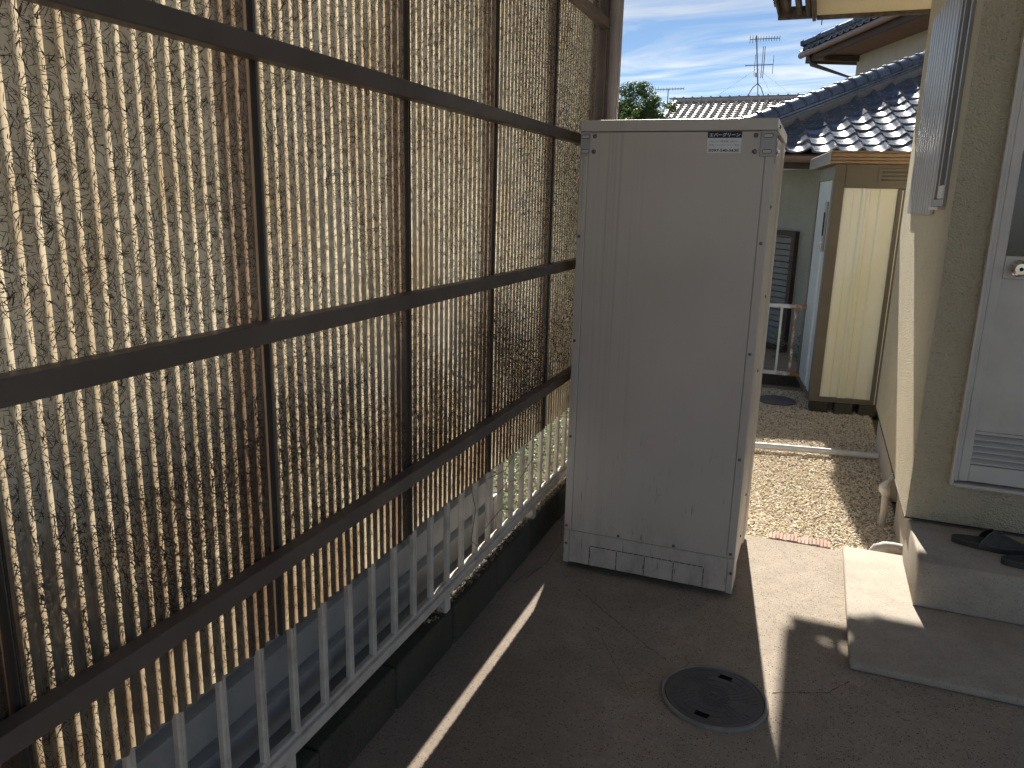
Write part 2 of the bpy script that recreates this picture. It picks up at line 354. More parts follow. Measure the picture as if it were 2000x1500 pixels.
def pebbles(n, x0, x1, y0, y1, z, r0, r1):
    g = np.random.default_rng(3)
    t = (1+5**.5)/2
    iv = np.array([(-1, t, 0), (1, t, 0), (-1, -t, 0), (1, -t, 0), (0, -1, t), (0, 1, t), (0, -1, -t), (0, 1, -t), (t, 0, -1), (t, 0, 1), (-t, 0, -1), (-t, 0, 1)]); iv /= np.linalg.norm(iv[0])
    fc = np.array([(0, 11, 5), (0, 5, 1), (0, 1, 7), (0, 7, 10), (0, 10, 11), (1, 5, 9), (5, 11, 4), (11, 10, 2), (10, 7, 6), (7, 1, 8), (3, 9, 4), (3, 4, 2), (3, 2, 6), (3, 6, 8), (3, 8, 9), (4, 9, 5), (2, 4, 11), (6, 2, 10), (8, 6, 7), (9, 8, 1)])
    c = np.stack([g.uniform(x0, x1, n), y0+(y1-y0)*g.uniform(0, 1, n)**1.45, np.full(n, z)+g.uniform(-.006, .006, n)], 1)
    r = g.uniform(r0, r1, n)[:, None]*np.stack([g.uniform(.8, 1.3, n), g.uniform(.8, 1.3, n), g.uniform(.55, .9, n)], 1)
    a = g.uniform(0, 6.28, n); v = iv[None]*(1+g.uniform(-.22, .22, (n, 12, 1)))*r[:, None]
    x = v[..., 0]*np.cos(a)[:, None]-v[..., 1]*np.sin(a)[:, None]; y = v[..., 0]*np.sin(a)[:, None]+v[..., 1]*np.cos(a)[:, None]
    til = g.uniform(-.5, .5, (n, 1)); z2 = v[..., 2]+x*til
    V = np.stack([x, y, z2], -1)+c[:, None]
    F = (fc[None]+12*np.arange(n)[:, None, None]).reshape(-1, 3)
    return V.reshape(-1, 3), F
pv, pf = pebbles(52000, -.48, .52, 3.672, 7.1, -.027, .0028, .0064)
put('gravel', np_mesh('gravel', pv, pf, MPEB), kind='stuff', label='loose tan gravel stones covering the ground beyond the concrete yard', category='gravel')
# raised soil behind the fence
B().box(-30, -1.17, -4, 26, -.05, .115).obj('soil_bank', MEARTH, kind='structure')

# ================================================================== PRIVACY SCREEN (corrugated)
PITCH = .0318; SEAM0 = 1.225; XS = -.992
scr = thing('privacy_screen', 'tall brown-framed screen of weathered translucent corrugated sheets along the left side', 'screen', (XS, 1.0, 0))
def corr_sheet(y0, y1, x, z0, z1, ph, seed):
    g = random.Random(seed); per = 12; n = int(round((y1-y0)/PITCH*per)); nz_ = 22
    V = []; F = []
    w1, w2 = g.uniform(0, 6), g.uniform(0, 6)
    for j in range(nz_+1):
        z = z0+(z1-z0)*j/nz_
        for i in range(n+1):
            y = y0+(y1-y0)*i/n
            wob = .0010*math.sin(z*3.1+w1+y*2)+.0005*math.sin(z*7+w2+y*9)
            zz = z+(.0016*math.sin(y*41+w1) if j == 0 else 0)
            V.append((x+.0046*math.cos(2*math.pi*(y-SEAM0)/PITCH+ph)+wob, y+.0003*math.sin(z*5+w2), zz))
    for j in range(nz_):
        for i in range(n): a = j*(n+1)+i; F.append((a, a+1, a+n+2, a+n+1))
    me = np_mesh('corrugated_sheet', V, F, MS, True); return me
ZB = .626; ZT = 2.86
MEDGE = simple('edge_and_shadow', (.03, .024, .02), (.06, .04, .028), 12, .8)  # dark colour for the cut sheet edge and the seam's painted shadow
MFIB = simple('exposed_fibre', (.042, .029, .019), (.07, .048, .032), 20, .7, spec=.2)
def fibres(y0, y1, xo, seed):
    g = np.random.default_rng(seed); n = int(60000*(y1-y0)/.57*1.0)
    y = g.uniform(y0+.02, y1-.02, n); z = g.uniform(ZB+.02, 2.5, n)
    dn = .5+.28*np.sin(y*7.1+1.3*np.sin(z*5))*np.sin(z*4.3+y*3)+.22*np.sin(z*13+y*17)
    band = np.exp(-((z-.97-.06*np.sin(y*6))/.13)**2)
    low = np.clip((.80-z)/.06, 0, 1)
    keep = g.uniform(0, 1, n) < np.clip(.56+.26*dn+.8*band-.40*low, .25, 1)
    y, z, band = y[keep], z[keep], band[keep]; n = len(y)
    L = g.uniform(.005, .023, n)*(1-.18*np.clip(y-1.2, 0, 2)); w = g.uniform(.00028, .00060, n)*(1+.5*band)*(1+.25*np.clip(y-1.5, 0, 2)); a = g.uniform(0, np.pi, n); c = g.uniform(-5, 5, n)*(1+2*(g.uniform(0, 1, n) > .85))
    s_ = np.linspace(-.5, .5, 4)[None, :]*L[:, None]; off = c[:, None]*s_**2
    ca, sa = np.cos(a)[:, None], np.sin(a)[:, None]
    cy = y[:, None]+s_*ca*.8-off*sa; cz = z[:, None]+s_*sa+off*ca
    tp = w[:, None]*(1-.75*(np.abs(np.linspace(-1, 1, 4))**3))[None]
    def P(yy, zz): return np.stack([XS+xo+.0046*np.cos(2*np.pi*(yy-SEAM0)/PITCH)+.0010, yy, zz], -1)
    V = np.stack([P(cy-sa*tp, cz+ca*tp), P(cy+sa*tp, cz-ca*tp)], 2)   # n,6,2,3
    base = np.arange(n)[:, None]*8+np.arange(3)[None]*2
    F = np.stack([base, base+1, base+3, base+2], -1).reshape(-1, 4)
    return np_mesh('fibre_bloom', V.reshape(-1, 3), F, MFIB)
for k in range(-5, 5):
    far = min(SEAM0+.0318*18*k, 3.50); near = SEAM0+.0318*18*(k-1)-PITCH*.40
    if far <= near+.05: continue
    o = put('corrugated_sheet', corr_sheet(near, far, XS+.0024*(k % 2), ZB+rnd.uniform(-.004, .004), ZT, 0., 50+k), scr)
    o.matrix_parent_inverse = Matrix.Translation((-XS, -1.0, 0))
    if 0 < far < 3.4:
        e = B().box(XS+.0024*(k % 2)-.002, XS+.0024*(k % 2)+.0054, far-.0026, far+.0012, ZB, ZT).obj('edge_shadow_strip', MEDGE); e.parent = o
    if far > .3: put('fibre_bloom', fibres(max(near, .42), far, .0024*(k % 2), 90+k), o, kind='stuff')
def under(o, p): o.parent = p; o.matrix_parent_inverse = Matrix.Translation(-Vector(p.location)) if p.rotation_euler.z == 0 else (Matrix.Translation(p.location) @ Matrix.Rotation(p.rotation_euler.z, 4, 'Z')).inverted(); return o
# overlap browning sits in the sheet colour: trapped grime plus double-layer darkening; rails in front
for z0, z1 in ((.797, .835), (1.276, 1.314), (1.783, 1.821), (2.288, 2.326)):
    under(B().box(-.980, -.945, -2.6, 3.515, z0, z1, .002).obj('rail', MRAIL), scr)
under(B().box(-1.012, -.955, 3.515, 3.572, 0, 3.05, .003).box(-.955, -.948, 3.527, 3.560, 0, 3.05, .002).obj('post', MRAIL), scr)
under(B().box(-1.012, -.955, -2.66, -2.603, 0, 3.05, .003).obj('post', MRAIL), scr)
# umbrella nails on the rails' lines
cr = thing('added_roof', 'unseen flat brown-framed roof added over the yard to cut the sky light', 'roof', (-.6, 0, 3.06))  # roof out of view, added to dim the light in the yard
under(B().box(-1.05, -.50, -6.5, 3.60, 3.10, 3.112).obj('added_roof_panel', mat_leaf('smoked_roof_panel', ((.55, .50, .44), (.48, .43, .37)), .6)), cr)
under(B().box(-1.05, -.50, 3.60, 3.64, 3.05, 3.13, .004).obj('added_roof_edge', MRAIL), cr)
dp = B(); dp.box(-.944, -.905, 3.520, 3.585, 0, 3.05, .012, 2).box(-.905, -.900, 3.535, 3.57, 0, 3.05)
dp.obj('drain_downpipe', simple('downpipe_taupe', (.33, .29, .27), (.28, .245, .225), 6, .4), smooth=True, label='taupe square downpipe against the screen post, rising behind the water heater', category='downpipe')

# ================================================================== PICKET FENCE
pf_ = thing('picket_fence', 'low white picket fence running behind the foot of the corrugated screen', 'fence', (-1.09, 1, .115))
xp = -1.09
pk = B().box(-.009, .009, -.010, .010, 0, .617, .003).box(.009, .0115, -.003, .003, 0, .617).mesh('picket', MPICK)
y = 1.018-.1215*24; ip = 0
while y < 5.6:
    o_ = under(put('picket', pk, None, (xp+rnd.uniform(-.001, .001), y+rnd.uniform(-.002, .002), .235)), pf_); o_.rotation_euler = (rnd.uniform(-.006, .006), 0, rnd.uniform(-.05, .05)); y += .1215
under(B().box(xp-.022, xp+.022, -2.4, 5.6, .205, .234, .003).box(xp-.006, xp+.010, -2.4, 5.6, .2345, .248, .002).obj('bottom_rail', MPICK), pf_)
under(B().box(xp-.022, xp+.020, -2.4, 5.6, .852, .880, .003).obj('top_rail', MPICK), pf_)
for yy in (-.46, 1.335, 3.10, 2.21, 4.9):
    under(B().box(xp-.019, xp+.019, yy-.019, yy+.019, .115, .205, .003).obj('post', MPICK), pf_)
# ================================================================== BLOCK KERB
kb = thing('block_kerb', 'low dark mossy concrete block kerb under the white picket fence', 'kerb', (-1.12, 1, 0))
y = 1.44-.4*12; 
while y < 6.4:
    d = rnd.uniform(-.004, .004); b = B()
    b.box(-1.165, -1.066+d, y+.006, y+.394, -.02, .148+rnd.uniform(-.006, .006), .007, 2)
    for v in b.bm.verts: v.co += Vector((rnd.uniform(-1, 1), rnd.uniform(-1, 1), rnd.uniform(-1, 1)))*.0015
    under(b.obj('block', MBLOCK), kb); y += .4
under(B().box(-1.158, -1.074, 1.44-.4*12, 6.4, -.02, .13).obj('joint_mortar', MBLOCK), kb)

# ================================================================== NEIGHBOUR'S PALE SHED BEHIND FENCE
ns = thing('garden_shed', 'pale grey metal shed with horizontal ribbed siding seen between the pickets', 'shed', (-1.24, 1, .115))
XN = -1.215
zz = .02; i = 0
while zz < 1.05:
    b = B(); prof = [(XN-.03, zz), (XN+.004, zz), (XN+.014, zz+.012), (XN+.014, zz+.105), (XN-.016, zz+.112), (XN-.016, zz+.134), (XN-.03, zz+.134)]
    b.extrude(prof, 'y', -2.2, 2.86); under(b.obj('siding_board', MSIDING), ns); zz += .1345
under(B().box(XN-.03, XN+.022, 2.86, 2.90, .02, 1.09, .004).obj('corner_trim', MSIDING), ns)
under(B().box(-2.9, XN-.032, -2.2, 2.90, .02, 1.09).obj('wall_core', MSIDING), ns)
under(B().box(-2.95, XN+.03, -2.3, 2.93, 1.095, 1.14, .01).obj('roof', MSIDING), ns)
under(B().box(XN-.04, XN+.03, 2.902, 2.952, .08, .30, .005).obj('base_block', MPICK), ns)

# ================================================================== WATER HEATER
X0, X1, Y0, Y1 = -.890, -.178, 2.97, 3.655
wh = thing('water_heater', 'tall ivory metal water heater cabinet standing on the concrete yard', 'water heater', ((X0+X1)/2, 3.3, 0))
def wp(b, name, mat=MTANK, smooth=False): return under(b.obj(name, mat, None, smooth), wh)
wp(B().box(X0+.006, X1-.006, Y0+.007, Y1-.004, .05, 1.80), 'tank_body')
wp(B().box(X0+.033, X1-.033, Y0+.001, Y0+.012, .1825, 1.8085, .0012), 'front_panel')
for a, b_ in ((X0, X0+.0318), (X1-.0318, X1)):
    wp(B().box(a, b_, Y0, Y0+.03, .1825, 1.8085, .003, 2), 'corner_trim')
wp(B().box(X0+.026, X1-.026, Y0+.001, Y0+.012, .035, .1800, .0012), 'lower_panel')
for a, b_ in ((X0, X0+.0248), (X1-.0248, X1)):
    wp(B().box(a, b_, Y0, Y0+.03, .030, .1800, .003, 2), 'lower_trim')
wp(B().box(X0-.003, X1+.003, Y0-.003, Y1+.003, 1.811, 1.853, .004, 2), 'top_cap')
sp_ = B()
prof = [(X1-.004, Y0+.031), (X1, Y0+.034), (X1, Y0+.15), (X1-.012, Y0+.17), (X1-.012, Y0+.50), (X1, Y0+.52), (X1, Y1-.002), (X1-.03, Y1), (X1-.03, Y0+.031)]
wp(sp_.extrude(prof, 'z', .032, 1.8085), 'side_panel')
wp(B().box(X0, X0+.02, Y0+.031, Y1, .032, 1.8085, .003), 'side_panel')
for a in (X0+.08, X1-.13):
    for c in (Y0+.06, Y1-.11): wp(B().box(a, a+.05, c, c+.05, .0, .049), 'foot', MSCREW)
# mounting brackets with slots
def bracket(x0, x1, slots):
    br = wp(B().box(x0, x1, Y0-.0045, Y0-.0005, 1.722, 1.810, .0016), 'bracket', MBRK)
    for zc_ in slots:
        xc = (x0+x1)/2; b = B(); pr = []
        for k in range(16):
            a = 2*math.pi*k/16; pr.append((xc+(.009 if math.cos(a) > 0 else -.009)+.0065*math.cos(a), zc_+.0065*math.sin(a)))
        b.extrude(pr, 'y', Y0-.0052, Y0-.0042); o = b.obj('slot', MTANK); o.parent = br
        b = B(); pts = [(p[0], Y0-.0050, p[1]) for p in pr]; b.tube(pts+[pts[0]], .0012, 5, False); o = b.obj('slot_edge', MSCREW); o.parent = br
    return br
bracket(X0+.001, X0+.040, (1.793, 1.740)); bracket(X1-.052, X1-.001, (1.793, 1.740))
wp(B().box(X1+.0005, X1+.0035, Y0+.002, Y0+.06, 1.70, 1.805, .001), 'bracket_flange', MBRK)
scm = B().lathe([(.0062, 0), (.0062, -.0018), (.0045, -.0042), (.002, -.0048)], (0, 0, 0), 12, 'y').mesh('screw', MSCREW, True)
for x, z in ((-.834, 1.795), (-.836, 1.739), (-.247, 1.795), (-.247, 1.740)): under(put('screw', scm, None, (x, Y0+.001, z)), wh).scale = (1.35, 1.3, 1.35)
for x, z in ((-.880, 1.42), (-.880, 1.004), (-.880, .599), (-.880, .20), (-.196, 1.42), (-.196, 1.012), (-.196, .596), (-.196, .20), (-.653, .192), (-.422, .192), (-.879, .118), (-.188, .118)):
    under(put('screw', scm, None, (x, Y0+(.0 if abs(x+.53) > .3 else .001), z)), wh)
for y_, z in ((Y0+.09, 1.83), (Y0+.02, 1.79), (Y0+.02, 1.735), (Y0+.05, 1.55), (Y0+.28, 1.2), (Y0+.26, .9), (Y0+.3, .35), (Y0+.2, .2)):
    s1 = under(put('screw', scm, None, (X1+.0035 if z > 1.7 else X1, y_, z)), wh); s1.rotation_euler = (0, 0, R(90))
# knock-out perforations
ko = B()
def dash(a, b):
    a, b = Vector(a), Vector(b); L = (b-a).length; n = int(L/.022)
    for k in range(n):
        p = a.lerp(b, (k+.04)/n); q = a.lerp(b, (k+.88)/n); w = .0014
        if abs(a.x-b.x) > abs(a.z-b.z): ko.box(p.x, q.x, Y0-.0002, Y0+.0012, p.z-w, p.z+w)
        else: ko.box(p.x-w, p.x+w, Y0-.0002, Y0+.0012, min(p.z, q.z), max(p.z, q.z))
xs_ = (-.773, -.656, -.537, -.417, -.295)
for a, b_ in zip(xs_[:-1], xs_[1:]): dash((a, 0, .124), (b_, 0, .124))
for a in xs_: dash((a, 0, .036), (a, 0, .122))
wp(ko, 'knockout_perforation', MBLACK)
# sticker
SX0, SX1, SZ0, SZ1 = -.414, -.295, 1.734, 1.8075
st = under(B().box(SX0, SX1, Y0-.0006, Y0+.0002, SZ0, SZ1).obj('sticker', MPAPER), wh)
def sub(o): o.parent = st; return o
sub(B().box(SX0, SX1, Y0-.0011, Y0-.0007, 1.7865, SZ1).obj('title_band', MNAVY))
def text(body, x0, x1, zc, h, mat, off, name, bold=0.):
    cu = bpy.data.curves.new('txt', 'FONT'); cu.body = body; cu.size = 1; cu.offset = bold; cu.resolution_u = 3
    o = bpy.data.objects.new('txt', cu); COL.objects.link(o); dg = bpy.context.evaluated_depsgraph_get()
    me = bpy.data.meshes.new_from_object(o.evaluated_get(dg)); bpy.data.objects.remove(o)
    xs = [v.co.x for v in me.vertices]; zs = [v.co.y for v in me.vertices]
    if not xs: return
    sx = (x1-x0)/(max(xs)-min(xs)); sz = h/(max(zs)-min(zs)); xm, zm = min(xs), (max(zs)+min(zs))/2
    for v in me.vertices: v.co = Vector((x0+(v.co.x-xm)*sx, off, zc+(v.co.y-zm)*sz))
    me.materials.clear(); me.materials.append(mat); sub(put(name, me))
text('エバーグリーン', SX0+.006, SX1-.006, 1.7970, .0135, MPAPER, Y0-.0014, 'company_name', .028)
text('エコキュート・電気温水器・石油ボイラー', SX0+.007, SX1-.007, 1.7745, .0052, MINK, Y0-.0009, 'small_print')
text('修 理 ・ メ ン テ ナ ン ス ・ 販 売', SX0+.007, SX1-.007, 1.7622, .0050, MINK, Y0-.0009, 'small_print')
text('097-540-5630', SX0+.0165, SX1-.007, 1.7435, .0098, MINK, Y0-.0009, 'phone_number', .03)
sub(B().box(SX0+.0065, SX0+.0145, Y0-.0010, Y0-.0008, 1.7388, 1.7482, .0).obj('phone_symbol', MINK))
for k in range(3): sub(B().box(SX0+.0076, SX0+.0134, Y0-.0012, Y0-.00105, 1.7402+k*.0026, 1.7414+k*.0026).obj('symbol_bar', MPAPER))

# ================================================================== MANHOLE
MC = (-.160, 2.296)
mh = thing('inspection_cover', 'round dark grey plastic inspection cover set in the shaded concrete yard', 'manhole cover', (*MC, 0))
def mput(b, name, mat, smooth=False, **k): o = b.obj(name, mat, None, smooth, **k); o.parent = mh; return o
mput(B().lathe([(.168, .0), (.169, .009), (.166, .0125), (.158, .0125), (.157, .009), (.157, .0)], (0, 0, 0), 72), 'ring', MCRING, True)
def inslot(r, a):
    x, y = r*math.cos(a), r*math.sin(a)
    for s_ in (1, -1):
        ux, uy = math.cos(R(78)), math.sin(R(78))
        al = (x*ux+y*uy)*s_; pe = -x*uy+y*ux
        if .104 < al < .128 and abs(pe) < .0225: return True
    return False
b = B(); NA = 180; rr = [0]+[.02*i for i in range(1, 6)]+[.104+.004*i for i in range(0, 7)]+[.14, .1545]
vs = {}
def V_(i, k, z=.0105):
    key = (i, k % NA if i else 0, z)
    if key not in vs: a = 2*math.pi*k/NA; vs[key] = b.bm.verts.new((rr[i]*math.cos(a), rr[i]*math.sin(a), z))
    return vs[key]
for i in range(len(rr)-1):
    for k in range(NA):
        if inslot((rr[i]+rr[i+1])/2, 2*math.pi*(k+.5)/NA): continue
        f = [V_(i, k), V_(i+1, k), V_(i+1, k+1), V_(i, k+1)] if i else [V_(0, 0), V_(1, k), V_(1, k+1)]
        b.bm.faces.new(f)
mput(b, 'plate', MCOVER)
mput(B().lathe([(.156, .001), (.156, .003)], (0, 0, 0), 48), 'pocket', MBLACK)
rb = B()
def arc(r, a0, a1, w=.0012):
    n = max(3, int((a1-a0)/R(6))); 
    rb.tube([(r*math.cos(a0+(a1-a0)*k/n), r*math.sin(a0+(a1-a0)*k/n), .0108) for k in range(n+1)], w, 4)
for r in (.138, .112, .083, .056):
    st_, k = None, 0
    segs = []
    for k in range(121):
        a = 2*math.pi*k/120; ok = not inslot(r, a) and not inslot(min(r+.006, .127), a) and not inslot(max(0, r-.006), a)
        if ok and st_ is None: st_ = a
        if (not ok or k == 120) and st_ is not None:
            if a-st_ > R(6): segs.append((st_, a))
            st_ = None
    for s0, s1 in segs: arc(r, s0, s1, .0016 if r > .13 else .0012)
for q, (r0, r1) in enumerate(((.116, .134), (.087, .108), (.060, .079))):
    for k in range(44-8*q):
        a = 2*math.pi*k/(44-8*q)
        if inslot(r0, a) or inslot(r1, a) or inslot((r0+r1)/2, a) or inslot(.12, a+.06) or inslot(.12, a-.06): continue
        if abs((math.degrees(a)+20) % 180-90) > 78: continue
        rb.tube([(r0*math.cos(a), r0*math.sin(a), .0108), (r1*math.cos(a+.05), r1*math.sin(a+.05), .0108)], .0013, 4)
for ix in range(-5, 6):
    for iy in range(-5, 6):
        x, y = ix*.0095+(iy % 2)*.0047, iy*.0085
        if .02 < math.hypot(x, y) < .050: rb.lathe([(.0036, .0102), (.0030, .0124)], (x, y, 0), 6)
for a in range(0, 360, 40):
    rb.tube([(.004*math.cos(R(a)), .004*math.sin(R(a)), .011), (.017*math.cos(R(a+15)), .017*math.sin(R(a+15)), .011)], .0018, 4)
mput(rb, 'tread_relief', MCOVER, kind='stuff')

# ================================================================== ENTRY STEPS
ls = B().box(.252, 2.6, 2.645, 3.665, 0.0005, .030, .010, 3).obj('lower_step', MSTEP, None, True, label='wide thin mortar step lying flat on the yard below the door', category='step')
us = B().box(.497, 2.6, 3.168, 3.628, .0302, .222, .010, 3).obj('upper_step', MSTEP, None, True, label='raised mortar block step directly under the door, carrying the sandals', category='step')

# ================================================================== HOUSE
hs = thing('house', 'cream stucco house with a white aluminium side door on the right', 'house', (.483, 3.61, 0))
def hp(b, name, mat, smooth=False, **k): return under(b.obj(name, mat, None, smooth, **k), hs)
HX, HY, HZ = .483, 3.61, 3.1
wb = B()
wb.box(HX, .628, HY, HY+.14, .236, HZ)                # front, left of the door
wb.box(.628, 1.46, HY, HY+.14, .236, .414).box(.628, 1.46, HY, HY+.14, 2.42, HZ).box(1.46, 4, HY, HY+.14, .236, HZ)
hp(wb, 'front_wall', MPLAS)
wb = B()
wb.box(HX, HX+.14, HY+.14, 5.68, .236, 1.57).box(HX, HX+.14, HY+.14, 5.68, 2.50, HZ).box(HX, HX+.14, HY+.14, 3.79, 1.57, 2.50).box(HX, HX+.14, 4.75, 5.68, 1.57, 2.50)
hp(wb, 'side_wall', MPLAS)
hp(B().box(HX+.14, 4, 5.54, 5.68, .236, HZ), 'rear_wall', MPLAS)
hp(B().box(.508, 4, 3.632, 4.16, -.05, .234, .003).box(.60, 4, 4.16, 4.60, -.05, .234).box(.508, 4, 4.60, 5.66, -.05, .234, .003), 'foundation', MFOUND)
hp(B().box(HX-.004, HX+.02, HY-.004, 5.684, .2295, .2355, .001).box(HX+.02, 4, HY-.004, HY+.02, .2295, .2355, .001), 'drip_edge', MDARKW)
# roof overhang: yellow soffit with rotten gutter edge
hp(B().box(-.20, 4.5, 2.35, 6.80, 2.985, 3.05), 'soffit', MSOFF)
hp(B().box(-.20, 4.5, 6.80, 6.83, 2.955, 3.16, .004), 'rear_fascia', MWEATH)
hp(B().box(-.20, 4.5, 2.32, 2.35, 2.955, 3.16, .004), 'front_fascia', MWEATH)
rf = B(); rf.extrude([(-.52, 3.12), (1.9, 4.05), (4.7, 3.12), (4.7, 3.07), (1.9, 4.0), (-.52, 3.07)], 'y', 2.30, 6.85); hp(rf, 'roof', MTILE)
for xa, xb, za, zb in ((-.228, -.202, 2.94, 3.06), (-.275, -.238, 2.975, 3.05), (-.345, -.31, 2.99, 3.055)):
    hp(B().box(xa, xb, 2.35, 6.80-rnd.uniform(0, .02), za, zb, .004), 'gutter_board', MWEATH)
hp(B().box(-.483, -.20, 6.775, 6.802, 2.962, 3.055, .006), 'gutter_end', MWEATH)
hp(B().box(-.483, -.468, 2.35, 6.775, 2.985, 3.07, .004), 'gutter_lip', MWEATH)
yq = 6.77
while yq > 5.0:
    L = rnd.uniform(.10, .16); hp(B().tube([(-.43, yq, 3.055+rnd.uniform(-.006, .006)), (-.425, yq-L, 3.06)], .042, 9), 'edge_tile', MWEATH, True); yq -= L+.012
hp(B().tube([(-.16, 6.81, 2.955), (-.16, 6.81, 2.915)], .004, 6), 'gutter_nail', MSCREW)
# shutter box of ribbed aluminium on the side wall
sb = B().box(.4725, HX-.001, 4.125, 5.19, 1.540, 2.57, .002).obj('shutter_box', MALU); under(sb, hs)
def sub2(o, par): o.parent = par; return o
k = 0; yv = 4.13
while yv < 5.12:
    sub2(B().extrude([(.4722, yv+.002), (.464, yv+.012), (.464, yv+.088), (.4722, yv+.098)], 'z', 1.532, 2.575).obj('slat', MALU), sb); yv += .1085
# window
wf = B().box(HX-.014, HX+.03, 3.79, 3.815, 1.57, 2.50, .002).box(HX-.014, HX+.03, 3.815, 4.75, 2.47, 2.50, .002).box(HX-.014, HX+.03, 3.815, 4.75, 1.57, 1.60, .002).box(HX-.016, HX+.010, 4.085, 4.118, 1.60, 2.47, .002).box(HX-.010, HX+.010, 4.02, 4.045, 1.60, 2.47, .002).obj('window_frame', MALU); under(wf, hs)
sub2(B().box(HX+.006, HX+.012, 3.815, 4.75, 1.602, 2.468).obj('pane', MWGL), wf)
sub2(B().box(HX-.030, HX+.004, 3.80, 4.118, 1.555, 1.569, .002).box(HX-.013, HX-.002, 3.83, 4.0, 1.602, 1.66, .004).obj('sill', MPICK), wf)
# door
dr = B()
dr.box(.628, .642, HY-.030, HY+.06, .414, 2.42, .002).box(.6425, .655, HY-.022, HY+.06, .436, 2.40, .002).box(.642, 1.46, HY-.036, HY+.06, .414, .428, .002).box(.642, 1.46, HY-.03, HY+.06, 2.40, 2.42, .002).box(1.44, 1.46, HY-.03, HY+.06, .428, 2.40, .002)
door = under(dr.obj('door', MDOOR), hs)
def dsub(b, name, mat=MDOOR, smooth=False): return sub2(b.obj(name, mat, None, smooth), door)
D0 = HY-.012
dsub(B().box(.657, .694, D0, D0+.04, .436, 2.40, .0025), 'stile'); dsub(B().box(1.39, 1.438, D0, D0+.04, .436, 2.40, .0025), 'stile')
dsub(B().box(.6945, 1.3895, D0+.001, D0+.04, .438, .512, .0025), 'bottom_rail')
dsub(B().box(.6945, 1.3895, D0+.008, D0+.03, .66, 1.293), 'lower_panel')
dsub(B().box(.6945, 1.3895, D0+.001, D0+.04, 1.294, 1.384, .0025), 'lock_rail')
dsub(B().box(.6945, 1.3895, D0+.016, D0+.022, 1.385, 2.38), 'glass', MDGL)
dsub(B().box(.6945, 1.3895, D0+.001, D0+.012, .648, .659, .001), 'vent_trim')
for k in range(5):
    z = .516+k*.0265; dsub(B().extrude([(D0+.002, z), (D0+.004, z+.004), (D0+.030, z+.0245), (D0+.028, z+.0205)], 'x', .6945, 1.3895), 'vent_slat')
dsub(B().box(.6945, 1.3895, D0+.032, D0+.036, .513, .66), 'vent_back', MBLACK)
dsub(B().lathe([(.033, 0), (.033, -.003), (.027, -.010), (.0185, -.013), (.016, -.022), (.026, -.032), (.0275, -.046), (.021, -.053), (.008, -.0535)], (.745, D0+.001, 1.337), 28, 'y'), 'knob', MCHROME, True)
dsub(B().lathe([(.0075, 0), (.007, -.0012)], (.745, D0-.0526, 1.337), 14, 'y'), 'keyhole', MBLACK)

# ================================================================== SMALL THINGS BY THE HOUSE
hose = thing('hose_stub', 'beige upright pipe stub with white cloth tied over its top, beside the foundation', 'pipe', (.47, 4.18, -.03))
o = B().tube([(.452, 4.15, -.04), (.455, 4.155, .05), (.452, 4.16, .13), (.462, 4.19, .175)], .017, 14).obj('pipe', MPVCB, None, True); under(o, hose)
b = B(); rr_ = random.Random(4)
b.tube([(.455, 4.158, .135), (.445, 4.15, .165), (.440, 4.135, .185), (.452, 4.150, .200), (.47, 4.18, .205)], [.019, .027, .022, .015, .008], 12)
for v in b.bm.verts: v.co += Vector((rr_.uniform(-1, 1), rr_.uniform(-1, 1), rr_.uniform(-1, 1)))*.003
under(b.obj('cloth', MCLOTH, None, True), hose)
b = B(); P = []
for k in range(40): a = k*.9; P.append((.462+.012*math.cos(a)+k*.0006, 4.165+.012*math.sin(a)+k*.001, .19+k*.0012))
under(b.tube(P, .0028, 6).obj('cord', MCLOTH, None, True), hose)
b = B(); P = []
for k in range(9): a = R(k*11.25); P.append((.408+.052*math.sin(a), 3.735, -.035+.058*math.cos(a)-.002))
P = [(.508, 3.75, .018), (.47, 3.748, .022), (.435, 3.744, .020), (.405, 3.74, .006), (.392, 3.738, -.02), (.390, 3.738, -.04)]
b.tube(P, [.027, .027, .0275, .028, .028, .028], 18).obj('drain_elbow', simple('elbow_grey', (.55, .53, .49), (.40, .37, .33), 18, .6), None, True, label='chalky grey drain elbow at the corner of the foundation, dipping into the gravel', category='pipe')
B().tube([(-.75, 5.02, .012), (-.23, 5.155, .012), (.10, 5.215, .010), (.498, 5.275, .006)], .021, 16).obj('drain_pipe', MPVC, None, True, label='pale grey plastic pipe lying across the gravel', category='pipe')
# brick edging
be = thing('brick_edging', 'short row of faded pink scalloped edging bricks at the end of the concrete', 'edging', (.06, 3.74, -.02))
kx = -.075; k = 0
while kx < .195:
    yo = .018*abs(math.sin((kx+.075)/.066*math.pi/1))*1.0
    b = B().box(kx+.001, kx+.0145, 3.672, 3.745+yo+rnd.uniform(-.003, .003), -.06, .004+rnd.uniform(-.003, .003), .003)
    under(b.obj('brick', MBRICK), be); kx += .0165; k += 1
# far drain cover
b = B().lathe([(.155, -.02), (.155, -.012), (.14, -.006), (.05, -.004), (.0, -.004)][:-1], (-.19, 6.62, 0), 40)
b.obj('drain_cover', MCOVER, None, True, label='small dark drain cover sunk in the gravel near the storage shed', category='manhole cover')
